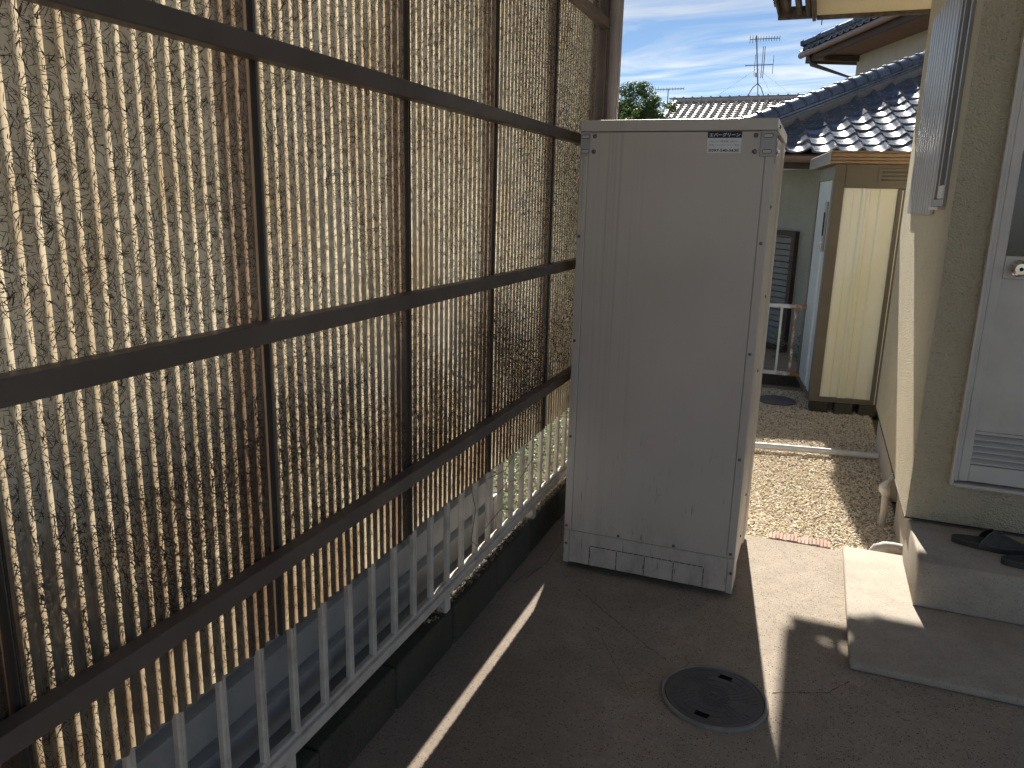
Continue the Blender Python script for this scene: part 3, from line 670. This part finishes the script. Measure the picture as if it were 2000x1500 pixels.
# sandals
def sandal(name, loc, rz, label):
    t = thing(name, label, 'sandal', loc, rz, None)
    n = 28; top = []
    def wdt(s): # half width along 0..1
        return .040*(1-abs(2*s-1)**3.2)**.5*(1+.16*math.sin((s-.35)*3.2)) if 0 < s < 1 else 0
    outl = []
    for k in range(n+1): s_ = .5-.5*math.cos(math.pi*k/n); outl.append((-.135+.27*s_, wdt(s_)))
    poly = [(x, w) for x, w in outl]+[(x, -w) for x, w in outl[-2:0:-1]]
    def sole(z0, z1, gro):
        b = B(); lo = [b.bm.verts.new((x*gro, y*gro, z0+.006*max(0, (x/.135))**2)) for x, y in poly]; hi = [b.bm.verts.new((x*gro*1.01, y*gro*1.02, z1+.010*max(0, (x/.135))**2)) for x, y in poly]
        for i in range(len(poly)): j = (i+1) % len(poly); b.bm.faces.new((lo[i], lo[j], hi[j], hi[i]))
        b.bm.faces.new(lo[::-1]); b.bm.faces.new(hi); return b
    o = sole(0, .022, 1).obj('sole', MSAND, t, True)
    o = sole(.0225, .026, .90).obj('insole', MSAND, t, True)
    b = B(); P = [(x*1.0, y*1.02, .0235+.010*max(0, x/.135)**2) for x, y in poly]; b.tube(P+[P[0]], .0022, 5, False); b.obj('rim', simple('sandal_edge', (.12, .115, .11), None, rough=.6), t, True)
    # strap arch with an opening in the middle
    b = B(); N, Mx = 18, 10; G = []
    for i in range(Mx+1):
        u = i/Mx; x = -.01+.115*u; row = []
        for k in range(N+1):
            a = math.pi*k/N; hw = .047-.010*u; hh = .068-.034*u
            xx = x-(.030*(1-u))*abs(math.cos(a))**1.5+.02*math.sin(a)*(1-u)
            row.append((xx, hw*math.cos(a), .010+hh*math.sin(a)**.8))
        G.append(row)
    for th in (0, .004):
        vv = [[b.bm.verts.new((p[0], p[1]*(1-th*8), p[2]-th)) for p in r] for r in G]
        for i in range(Mx):
            for k in range(N):
                if 3 <= k < 8 and 2 <= i < 7: continue
                b.bm.faces.new((vv[i][k], vv[i+1][k], vv[i+1][k+1], vv[i][k+1]))
    b.obj('strap', MSAND, t, True)
    b = B(); b.tube([(p[0], p[1]*1.01, p[2]+.001) for p in G[0]], .0022, 5); b.obj('strap_edge', bpy.data.materials['sandal_edge'], t, True)
    return t
sandal('sandal', (.775, 3.425, .2225), R(-6), 'black rubber slide sandal on the step, farther one nearer the wall')
sandal('sandal', (.925, 3.300, .2225), R(8), 'black rubber slide sandal on the step, nearer one cut off by the picture edge')

# ================================================================== STORAGE SHED (cream and brown)
sd = thing('storage_shed', 'cream and brown steel storage shed standing on blocks in the gravel', 'shed', (.055, 6.40, 0), R(8))
def sp2(b, name, mat, smooth=False): o = b.obj(name, mat, None, smooth); o.parent = sd; return o
sp2(B().box(0, .078, 0, .078, .06, 1.872, .004), 'corner_post', MSHBR); sp2(B().box(.452, .527, .0, .078, .06, 1.70, .004), 'panel_post', MSHBR)
sp2(B().box(.480, .485, -.003, -.0003, .07, 1.69), 'post_groove', MSHCR)
sp2(B().box(.079, 1.6, .001, .07, .060, .098, .003), 'base_rail', MSHBR); sp2(B().box(.079, 1.6, .001, .05, 1.702, 1.872, .002), 'top_band', MSHBR)
pa = [(.079, .020), (.150, .020), (.156, .030), (.205, .030), (.215, .012), (.232, .012), (.236, .020), (.246, .012), (.262, .012), (.272, .030), (.328, .030), (.336, .018), (.451, .018), (.451, .05), (.079, .05)]
sp2(B().extrude(pa, 'z', .099, 1.701), 'wall_panel', MSHCR)
sp2(B().box(.528, 1.6, .02, .05, .099, 1.701), 'wall_panel', MSHCR)
vt = sp2(B().box(.30, .52, -.004, .0005, 1.735, 1.845, .0015), 'vent_plate', MSHBR)
for k in range(3): sp2(B().extrude([(-.0045, 1.755+k*.028), (-.010, 1.762+k*.028), (-.0045, 1.766+k*.028)], 'x', .325, .495), 'vent_rib', MSHBR)
for z0, z1, d in ((1.874, 1.895, -.05), (1.897, 1.917, -.058), (1.919, 1.945, -.066)): sp2(B().box(-.045, 1.66, d, 1.0, z0, z1, .003), 'roof_fascia', MSHRF)
sp2(B().box(-.045, 1.66, -.05, 1.0, 1.946, 1.965, .004), 'roof_sheet', MSHRF)
sp2(B().box(-.062, -.047, -.07, 1.0, 1.865, 1.955, .003), 'roof_side_trim', MALU)
pb = [(.022, .079), (.022, .14), (.012, .15), (.012, .28), (.022, .29), (.022, .36), (.010, .37), (.010, .78), (.05, .78), (.05, .079)]
sp2(B().extrude(pb, 'z', .099, 1.76), 'side_door', MSHBL); sp2(B().box(.002, .05, .781, .86, .06, 1.87), 'rear_post', MSHBR); sp2(B().box(.004, .05, .079, .78, 1.762, 1.87), 'side_band', MSHBR); sp2(B().box(.004, .06, .079, .78, .06, .098), 'side_rail', MSHBR)
hd = sp2(B().box(-.004, .010, .19, .27, 1.22, 1.60, .003), 'handle_plate', MALU); sp2(B().box(-.016, -.004, .205, .255, 1.24, 1.29, .003), 'lock', MPICK); sp2(B().box(-.010, -.004, .21, .25, 1.34, 1.52, .002), 'handle_recess', MBLACK)
sp2(B().box(.06, 1.6, .06, .9, .1, 1.86), 'shed_core', MSHBR)
for k, xx in enumerate((.02, .20, .375, .55)):
    sp2(B().box(xx, xx+.13, .0-.015*(k % 2), .12, -.04, .0585, .010, 2), 'base_block', MBLOCK)

# ================================================================== WHITE RAILING
ra = thing('metal_railing', 'low white metal railing with rust at its right end, left of the storage shed', 'railing', (-.3, 7.15, 0))
def rp_(b): return b
for n_, b in (('top_bar', B().box(-1.6, -.02, 7.13, 7.17, .694, .728, .004)), ('bottom_bar', B().box(-1.6, -.02, 7.135, 7.165, .095, .128, .004)), ('end_post', B().box(-.0195, .012, 7.135, 7.165, -.03, .72, .003))): under(b.obj(n_, MRUST), ra)
bar = B().box(-.010, .010, -.010, .010, .1285, .6935, .002).mesh('bar', MRUST)
for k in range(12): under(put('bar', bar, None, (-.125-.115*k, 7.15, 0)), ra)
B().box(-2.2, .06, 7.28, 7.42, -.05, .06, .008).obj('boundary_kerb', MBLOCK, label='low dark concrete kerb behind the rusty white railing', category='kerb')

# ================================================================== ANNEX WITH GLAZED TILE ROOF
AN = thing('tiled_annex', 'low neighbouring building with blue-grey glazed tile roof behind the storage shed', 'house', (-1.10, 8.15, 0), R(12))
SL = .44; TW = .243; TL = .215
def an(o): o.parent = AN; return o
EZ = 2.04
# tile shape: trough with a roll on one side, running down the slope (local -y), origin at lower edge centre
def tile_mesh(name, w, L, mat, amp=.042, th=.014, n=12):
    b = B(); prof = []
    for i in range(n+1):
        u = i/n; 
        h = -amp*.42*math.sin(math.pi*u/.70) if u < .70 else amp*.80*math.sin(math.pi*(u-.70)/.30)
        prof.append((u*w*1.10-w*.55, h))
    top = [[b.bm.verts.new((x, y_, h+(.006 if y_ == 0 else -.0))) for x, h in prof] for y_ in (0., .012, L*.5, L*1.12)]
    bot = [[b.bm.verts.new((x, y_, h-th)) for x, h in prof] for y_ in (0., L*1.12)]
    for j in range(3):
        for i in range(n): b.bm.faces.new((top[j][i], top[j][i+1], top[j+1][i+1], top[j+1][i]))
    for i in range(n):
        b.bm.faces.new((bot[0][i], bot[0][i+1], top[0][i+1], top[0][i])); b.bm.faces.new((bot[0][i], bot[1][i], bot[1][i+1], bot[0][i+1]))
    return b.mesh(name, mat, True)
tm = tile_mesh('roof_tile', TW, TL, MTILE)
ang = math.atan(SL); cs = math.cos(ang); sn = math.sin(ang)
dpy = TL*cs; dpz = TL*sn
for r in range(17):
    y = r*dpy; z = EZ+r*dpz
    for c in range(19):
        x = c*TW+.12
        if x < y+.20 or x > 3.6: continue
        an(put('roof_tile', tm, None, (x, y, z+.055), (ang-.035+rnd.uniform(-.025, .025), rnd.uniform(-.02, .02), rnd.uniform(-.014, .014))))
rd = B(); rd.quad((0, .03, EZ+.01), (4.2, .03, EZ+.01), (4.2, 3.4, EZ+.01+3.37*SL), (3.37, 3.4, EZ+.01+3.37*SL)); rd.quad((0, .03, EZ+.01), (3.37, 3.4, EZ+.01+3.37*SL), (0, 6.7, EZ+.01)); an(rd.obj('roof_deck', MDARKW))
# hip ridge: two courses of flat tiles, round caps
hd_ = Vector((1, 1, SL)).normalized(); side = Vector((1, -1, 0)).normalized(); upv = side.cross(hd_); 
if upv.z < 0: upv = -upv
MB_ = Matrix((side, hd_, upv)).transposed().to_4x4()
L = .0; k = 0
flat = B().box(-.105, .105, .002, .238, 0, .026, .004).mesh('ridge_flat_tile', MTILE)
capb = B(); 
for j in range(1):
    NN = 12; P = [(.098*math.cos(math.pi*i/NN), .098*math.sin(math.pi*i/NN)) for i in range(NN+1)]
    prev = None
    for yy, sc_ in ((0, 1.06), (.03, 1.06), (.032, .92), (.05, .92), (.25, .90)):
        ring = [capb.bm.verts.new((x*sc_, yy, z*sc_)) for x, z in P]
        if prev:
            for i in range(NN): capb.bm.faces.new((prev[i], prev[i+1], ring[i+1], ring[i]))
        else: capb.bm.faces.new(ring)
        prev = ring
cap = capb.mesh('ridge_cap', MTILE, True)
org = Vector((0.02, 0.02, EZ+.055))
for k in range(20):
    base = org+hd_*(.02+k*.235)
    for j in range(2):
        o = an(put('ridge_flat_tile', flat)); o.matrix_local = Matrix.Translation(base+upv*(.035+.029*j)+hd_*(.11*j)) @ MB_
        if j: o.scale = (.92, 1, 1)
    o = an(put('ridge_cap', cap)); o.matrix_local = Matrix.Translation(base+upv*.095) @ MB_
o = an(B().box(-.095, .095, -.03, 4.6, -.05, .034).obj('ridge_mortar', MMORT)); o.matrix_local = Matrix.Translation(org) @ MB_
o = an(B().box(-.12, .12, -.06, .0, -.06, .21, .015, 2).obj('ridge_end', MTILE)); o.matrix_local = Matrix.Translation(org) @ MB_
# gutter, fascia, wall
b = B(); NN = 10; pr = [(-.075+.05*math.cos(math.pi+math.pi*i/NN), EZ-.01+.055*math.sin(math.pi+math.pi*i/NN)) for i in range(NN+1)]
pr = pr+[(p[0]*.94-.0045, p[1]+.006) for p in pr[::-1]]
an(b.extrude(pr, 'x', -.1, 4.2).obj('gutter', MGUT, None, True))
an(B().box(-.05, 4.2, .02, .045, EZ-.115, EZ+.02, .002).obj('fascia', MDARKW)); an(B().box(-.05, 4.2, .046, .50, EZ-.10, EZ-.085).obj('soffit', MDARKW))
an(B().box(1.18, 4.2, .50, .64, -.06, EZ-.101).obj('front_wall', MWALLB))
# left wing wall, running away to the left, with a louvred shutter
wd = Vector((-.52, .854, 0)); wp0 = Vector((1.178, .50, 0))
def onwall(o, off=0.): 
    nrm = Vector((-.854, -.52, 0)); o.matrix_local = Matrix.Translation(wp0+nrm*off) @ Matrix((wd, nrm, Vector((0, 0, 1)))).transposed().to_4x4(); return o
onwall(an(B().box(0, 5, -.14, 0, -.06, EZ-.09).obj('side_wall', MWALLG)))
shx0, shx1 = .22, 1.7
sh = onwall(an(B().box(shx0, shx0+.06, .001, .06, -.02, 1.30, .003).box(shx0+.06, shx1, .001, .06, 1.25, 1.30, .003).box(shx0+.06, shx1, .001, .06, -.02, .03, .003).obj('shutter_frame', MDARKW)))
k = .035
while k < 1.20:
    o = B().extrude([(.012, k), (.05, k+.004), (.05, k+.058), (.03, k+.066), (.012, k+.066)], 'x', shx0+.062, shx1).obj('shutter_slat', MSHUT); an(o); onwall(o); k += .0665
an(B().tube([(1.20, .44, -.05), (1.20, .44, 1.56), (1.215, .41, 1.63), (1.40, .0, 1.92), (1.41, -.06, 1.99)], .034, 12).obj('downpipe', MDPIPE, None, True))
(an(B().tube([(1.20, .44, 1.44), (1.20, .44, 1.46)], .039, 12).obj('pipe_clamp', MALU, None, True)))

# plants behind the railing
def blade_plant(loc, n, h, label):
    b = B(); g = random.Random(int(loc[0]*1000))
    for k in range(n):
        a = g.uniform(0, 6.28); z0 = h*(.35+.6*k/n); L = h*g.uniform(.22, .36); el = g.uniform(.2, 1.0); w = .010
        d = Vector((math.cos(a)*math.cos(el), math.sin(a)*math.cos(el), math.sin(el))); s_ = d.cross(Vector((0, 0, 1))).normalized()*w
        p = Vector((0, 0, z0)); m = p+d*L*.5; e = p+d*L-Vector((0, 0, L*.25))
        v = [b.bm.verts.new(q) for q in (p, m-s_, m+s_, e)]; b.bm.faces.new((v[0], v[1], v[2])); b.bm.faces.new((v[1], v[3], v[2]))
    t = thing('weed_plant', label, 'plant', loc); b.obj('leaves', MLEAF2, t); B().tube([(0, 0, 0), (.004, .003, h*.9)], [.005, .003], 6).obj('stem', MLEAF2, t); return t
blade_plant((-.262, 7.55, 0), 40, .42, 'leafy green weed behind the railing bars, left of two')
blade_plant((-.065, 7.55, 0), 44, .38, 'leafy green weed behind the railing, closer to the storage shed')

# ================================================================== HOUSE 2 (upstairs wall with sloping eave line)
h2a = Vector((-.752, 19.44, 4.80)); h2b = Vector((2.10, 13.03, 4.80))
H2 = thing('upper_house', 'two storey grey-plastered house with overhanging eave behind the tiled annex', 'house', (0, 0, 0))
dv = (h2b-h2a); Lh = dv.length; dv.normalize(); nv = Vector((-dv.y, dv.x, 0))  # nv points to the house side (+x)
if nv.x < 0: nv = -nv
MW = Matrix((dv, nv, Vector((0, 0, 1)))).transposed().to_4x4(); MW.translation = h2a-Vector((0, 0, 4.8))
def h2(b, name, mat, smooth=False): o = b.obj(name, mat, None, smooth); o.parent = H2; o.matrix_local = MW; return o
h2(B().box(.78, Lh+2, .85, 6, -.1, 4.75), 'wall', MWALL2)
h2(B().box(.10, Lh+2, .06, .85, 4.72, 4.76), 'soffit', MSOFW)
h2(B().box(.06, Lh+2, .02, .06, 4.66, 4.86), 'fascia', MDARKW); h2(B().box(.06, .10, .06, 6, 4.66, 4.86), 'fascia', MDARKW)
h2(B().tube([(-.05, -.06, 4.83), (Lh+2, -.06, 4.83)], .06, 10), 'gutter', MGUT, True)
h2(B().tube([(.32, -.04, 4.78), (.34, .05, 4.60), (.74, .74, 4.30), (.75, .76, 0)], .045, 10), 'downpipe', MDPIPE, True)
h2(B().box(.80, .88, .1, .85, 4.60, 4.71), 'bracket_beam', MDARKW)
rfb = B(); rfb.quad((-.1, -.1, 4.88), (Lh+2, -.1, 4.88), (Lh+2, 3, 6.25), (3, 3, 6.25)); rfb.quad((-.1, -.1, 4.88), (3, 3, 6.25), (-.1, 6, 4.88)); h2(rfb, 'roof', MTILE)
t3 = tile_mesh('eave_tile', .27, .27, MTILE, .045, .02, 8)
for k in range(26):
    for j in range(2):
        o = put('eave_tile', t3, H2); o.matrix_local = MW @ Matrix.Translation((.1+k*.27, -.1+j*.22, 4.93+j*.1)) @ Matrix.Rotation(.4, 4, 'X')
o = put('ridge_cap', cap, H2); o.matrix_local = MW @ Matrix.Translation((-.05, -.02, 5.02)) @ Matrix.Rotation(R(-45), 4, 'Z') @ Matrix.Rotation(.3, 4, 'X') @ Matrix.Scale(1.4, 4)
for k in range(1, 14):
    o = put('ridge_cap', cap, H2); o.matrix_local = MW @ Matrix.Translation((-.05+.26*k, -.02+.26*k, 5.02+.115*k)) @ Matrix.Rotation(R(-45), 4, 'Z') @ Matrix.Rotation(.3, 4, 'X') @ Matrix.Scale(1.4, 4)
h2(B().box(4.3, 4.36, .82, .849, 2.9, 4.2), 'window_frame', MDPIPE)

# ================================================================== HOUSE 3 (brown tile roof, far)
H3 = thing('far_tiled_house', 'distant house with a broad brownish-grey tile roof and antenna, above the heater', 'house', (-2.8, 30, 0), R(-2.5))
S3 = .42; an3 = math.atan(S3); RZ = 5.25
t4 = tile_mesh('roof_tile', .262, .235, MTILE2, .06, .035, 8)
for r in range(13):
    y = -.12-r*.235*math.cos(an3); z = RZ-.02-r*.235*math.sin(an3)
    for c in range(-10, 13):
        put('roof_tile', t4, H3, (c*.262, y-.2, z-.08), (an3-.11+rnd.uniform(-.01, .01), 0, rnd.uniform(-.012, .012)))
def h3(b, n, m, s_=False): o = b.obj(n, m, None, s_); o.parent = H3; return o
h3(B().extrude([(-3.2, RZ-.12-3.2*S3), (0, RZ-.10), (3.2, RZ-.12-3.2*S3), (3.2, RZ-.35-3.2*S3), (-3.2, RZ-.35-3.2*S3)], 'x', -2.72, 3.4), 'roof_deck', MDARKW)
h3(B().box(-2.75, 3.4, -.14, .14, RZ-.12, RZ+.06, .02), 'ridge', MTILE2)
h3(B().box(-2.9, 3.4, -.10, .10, RZ+.062, RZ+.10, .02), 'ridge_top', MTILE2)
for k in range(19): h3(B().tube([(-2.7+k*.33, -.1, RZ+.105), (-2.7+k*.33, .1, RZ+.105)], .035, 6), 'ridge_nub', MTILE2)
h3(B().box(-2.4, 3.2, -2.6, 2.6, -.1, RZ-.35-3.2*S3+.2), 'wall', MWALL2)
for k in range(7):
    h3(B().tube([(-2.62, -.25-k*.4, RZ+.02-k*.168-.1), (-2.62, -.62-k*.4, RZ+.02-k*.168-.24)], .09, 8), 'verge_tile', MTILE2, True)
for k in range(6):
    h3(B().tube([(-2.30-k*.19, -1.5-k*.26, RZ-.75-k*.06), (-2.46-k*.19, -1.74-k*.26, RZ-.80-k*.06)], .10, 8), 'hip_tile', MTILE2, True)

# antennas
def yagi(t, c, L, n, h, ang_, vert=False, hs=None):
    d = Vector((math.cos(ang_), math.sin(ang_), 0)); up = Vector((0, 0, 1)); 
    B().tube([Vector(c)-d*L*.5, Vector(c)+d*L*.5], .014, 6).obj('boom', MANT, t)
    for k in range(n):
        p = Vector(c)+d*(L*(k/(n-1)-.5)); hh = (hs[k] if hs else h)*(1.6 if k < 2 and not hs else 1)
        B().tube([p-up*hh*.5, p+up*hh*.5], .010, 5).obj('element', MANT, t)
a1 = thing('tv_antenna', 'tall television antenna mast with two arrays on the far tiled roof', 'antenna', (-2.65, 29.9, 5.30))
B().tube([(.06, 0, .42), (-.13, 0, 2.02)], .022, 8).obj('mast', MANT, a1)
for dxx, dyy in ((-.32, -.1), (.25, -.1), (.0, .35)): B().tube([(.06, 0, .45), (.06+dxx*.5, dyy*.5, .30), (.06+dxx, dyy, .0)], .016, 6).obj('mast_leg', MANT, a1)
yagi(a1, (.16, 0, 1.90), .98, 12, .16, 0)
yagi(a1, (.05, .05, 1.06), .92, 4, .3, 0, hs=[.06, .7, .62, .6])
B().tube([(.02+.12, 0, .62), (.14, 0, 1.66)], .012, 5).tube([(.20, 0, .62), (.20, 0, 1.66)], .012, 5).obj('folded_dipole', MANT, a1)
B().box(-.06, .03, -.05, .05, .66, .80, .01).obj('booster_box', MPICK, a1)
for e in ((-1.6, -.3, -.2), (1.5, -.3, -.2), (.8, -.5, -.35)): B().tube([(.0, 0, .95), e], .004, 4).obj('guy_wire', MANT, a1)
a2 = thing('tv_antenna', 'small single-array television antenna above the tree left of the far roof', 'antenna', (-6.5, 34, 4.6))
B().tube([(0, 0, 0), (0, 0, 1.62)], .022, 6).obj('mast', MANT, a2); yagi(a2, (.05, 0, 1.6), 1.2, 11, .12, -.05)

# ================================================================== VEGETATION
def leaf_cloud(centers, n, size, mat, name, parent=None, seed=1, flat=.0, **k):
    g = np.random.default_rng(seed); C_ = np.array([c[:3] for c in centers]); Rr = np.array([c[3] for c in centers]); w = Rr**3; ci = g.choice(len(C_), n, p=w/w.sum())
    d = g.normal(size=(n, 3)); d /= np.linalg.norm(d, axis=1)[:, None]; rad = g.uniform(.45, 1.05, (n, 1))**.5
    P = C_[ci]+d*rad*Rr[ci][:, None]*np.array([1, 1, .85])
    nrm = d+g.normal(size=(n, 3))*.7+np.array([0, 0, .5]); nrm /= np.linalg.norm(nrm, axis=1)[:, None]
    t1 = np.cross(nrm, g.normal(size=(n, 3))); t1 /= np.linalg.norm(t1, axis=1)[:, None]; t2 = np.cross(nrm, t1)
    s_ = size*g.uniform(.6, 1.3, (n, 1))
    V = np.stack([P-t1*s_, P-t2*s_*.42+nrm*s_*.1, P+t1*s_, P+t2*s_*.42+nrm*s_*.1], 1).reshape(-1, 3)
    F = np.arange(4*n).reshape(-1, 4)
    return put(name, np_mesh(name, V, F, mat), parent, **k)
tr = thing('bushy_tree', 'dense dark green tree left of the far tiled roof', 'tree', (-5.2, 24, 0))
g = random.Random(5); cl = [(0, 0, 4.45, .50), (-.32, .1, 4.0, .5), (.38, 0, 4.05, .46), (-.05, .2, 3.6, .75), (.62, .1, 3.7, .4), (-.72, 0, 3.6, .5), (.1, 0, 4.72, .26), (-.5, 0, 4.2, .35), (.75, 0, 4.1, .35), (-.95, .1, 3.9, .4), (0, 0, 3.9, .6), (.3, 0, 4.4, .4), (-.3, 0, 4.4, .42), (.25, 0, 3.7, .6), (-.5, 0, 3.75, .6)]
cl = [(c[0]*1.25-.35, c[1], 3.95+(c[2]-3.95)*1.1, c[3]*1.2) for c in cl]
cl2 = []
for c in cl:
    for k in range(9):
        a = g.uniform(0, 6.28); e = g.uniform(-.6, 1.3); cl2.append((c[0]+c[3]*.75*math.cos(a)*math.cos(e), c[1]+c[3]*.7*math.sin(a)*math.cos(e), c[2]+c[3]*.75*math.sin(e), c[3]*g.uniform(.26, .46)))
leaf_cloud(cl2, 20000, .042, MLEAF, 'crown', tr, 2)
B().tube([(0, 0, -.1), (.05, 0, 1.8), (0, .05, 3.2), (0, 0, 4.5)], [.16, .13, .09, .03], 8).tube([(.02, .02, 2.6), (.4, 0, 3.6), (.6, 0, 4.0)], [.08, .05, .02], 6).tube([(.02, .02, 2.5), (-.4, 0, 3.4), (-.7, 0, 3.9)], [.08, .05, .02], 6).obj('trunk', MBARK, tr)
tr2 = thing('slender_tree', 'thin sparse-branched young tree just right of the screen post', 'tree', (-5.02, 20, 0))
b = B(); tips = []
for k in range(16):
    a = g.uniform(-1.2, 1.2); z0 = g.uniform(2.4, 3.5); L = g.uniform(.5, 1.15)
    p = (0, 0, z0); q = (math.sin(a)*L*.45+g.uniform(-.1, .1), g.uniform(-.25, .25), z0+L*.62); r = (q[0]+math.sin(a)*L*.2, q[1], q[2]+L*.36)
    b.tube([p, q, r], [.018, .010, .004], 5); tips += [(*q, .13), (*r, .10)]
b.tube([(0, 0, -.1), (.03, 0, 2), (0, 0, 4.0)], [.06, .045, .012], 7); b.obj('trunk', MBARK, tr2)
leaf_cloud(tips+[(.1, 0, 3.4, .3), (-.2, 0, 3.3, .35), (.15, .1, 3.1, .35), (.3, 0, 3.0, .3)], 2000, .04, MLEAF, 'crown', tr2, 5)
# weeds on the bank beyond the fence
g2 = np.random.default_rng(11)
def weeds(n, x0, x1, y0, y1, hmax, size, mat, name, seed, zb=.115, **k):
    g = np.random.default_rng(seed); P = np.stack([g.uniform(x0, x1, n), g.uniform(y0, y1, n), .11+hmax*g.uniform(0, 1, n)**1.6], 1)
    lump = .5+.5*np.sin(P[:, 0]*5.1+seed)*np.sin(P[:, 1]*4.3); P[:, 2] = zb+(P[:, 2]-.11)*(.3+.9*lump)
    nrm = g.normal(size=(n, 3))*.8+np.array([0, 0, .8]); nrm /= np.linalg.norm(nrm, axis=1)[:, None]
    t1 = np.cross(nrm, g.normal(size=(n, 3))); t1 /= np.linalg.norm(t1, axis=1)[:, None]; t2 = np.cross(nrm, t1); s_ = size*g.uniform(.5, 1.4, (n, 1))
    V = np.stack([P-t1*s_, P-t2*s_*.4, P+t1*s_, P+t2*s_*.4], 1).reshape(-1, 3)
    return put(name, np_mesh(name, V, np.arange(4*n).reshape(-1, 4), mat), None, kind='stuff', **k)
weeds(42000, -3.2, -1.16, 2.96, 8, .58, .0125, MLEAF2, 'weeds', 3, label='sunlit green weeds growing on the bank beyond the picket fence', category='weeds')
weeds(15000, -2.4, -1.15, 2.92, 6.0, .03, .011, MDRY, 'leaf_litter', 5, label='dry fallen leaves scattered on the soil behind the picket fence', category='leaves')
weeds(3200, -1.165, -1.075, 2.1, 5.0, .022, .008, MDRY, 'kerb_litter', 8, .150, label='dry leaf crumbs and moss lying on top of the block kerb', category='leaves')
# twigs tangled in the pickets and by the kerb
tw = [[(-1.068, 2.36, .60), (-1.065, 2.42, .45), (-1.072, 2.40, .33), (-1.06, 2.47, .27)], [(-1.07, 2.60, .42), (-1.07, 2.75, .44), (-1.075, 2.90, .40), (-1.07, 3.05, .45)], [(-1.075, 2.55, .52), (-1.07, 2.72, .50), (-1.072, 2.86, .55)], [(-1.07, 2.52, .33), (-1.06, 2.66, .36), (-1.075, 2.8, .30)],
      [(-1.0, 2.80, .004), (-.96, 2.98, .012), (-.94, 3.10, .06), (-.97, 3.2, .10)], [(-1.03, 2.75, .004), (-.98, 2.9, .03), (-.93, 2.94, .02)]]
names = ['dry vine twig hanging in front of a picket near the pale shed corner', 'thin vine stem strung across the pickets beside the heater', 'short vine stem crossing one rusty picket below the sheet edge', 'bent twig caught low between pickets above the kerb', 'thin dry twig leaning on the ground beside the heater base', 'short dry twig lying by the foot of the kerb']
for p, nm in zip(tw, names): B().tube(p, .0014, 5).obj('twig', MBARK, None, True, label=nm, category='twig')

# crumbs of dry leaf and grit on the yard
g3 = np.random.default_rng(21); V = []; F = []
for k in range(150):
    near_k = k % 3
    if near_k == 0: x, y = -1.05+abs(g3.normal())*.05, g3.uniform(1.4, 3.6)
    elif near_k == 1: x, y = g3.uniform(-.95, .25), g3.uniform(1.5, 3.6)
    else: x, y = g3.uniform(-.9, .2), 2.97-abs(g3.normal())*.05
    s_ = g3.uniform(.0015, .006); a = g3.uniform(0, 6.28); b0 = len(V)
    for q in range(5):
        aa = a+q*1.257; V.append((x+s_*math.cos(aa)*g3.uniform(.5, 1.2), y+s_*math.sin(aa)*g3.uniform(.3, .9), .002+g3.uniform(0, .5)*s_))
    F.append(tuple(range(b0, b0+5)))
put('yard_crumbs', np_mesh('yard_crumbs', V, F, MDRY), None, kind='stuff', label='tiny dry leaf crumbs scattered over the shaded concrete', category='leaves')
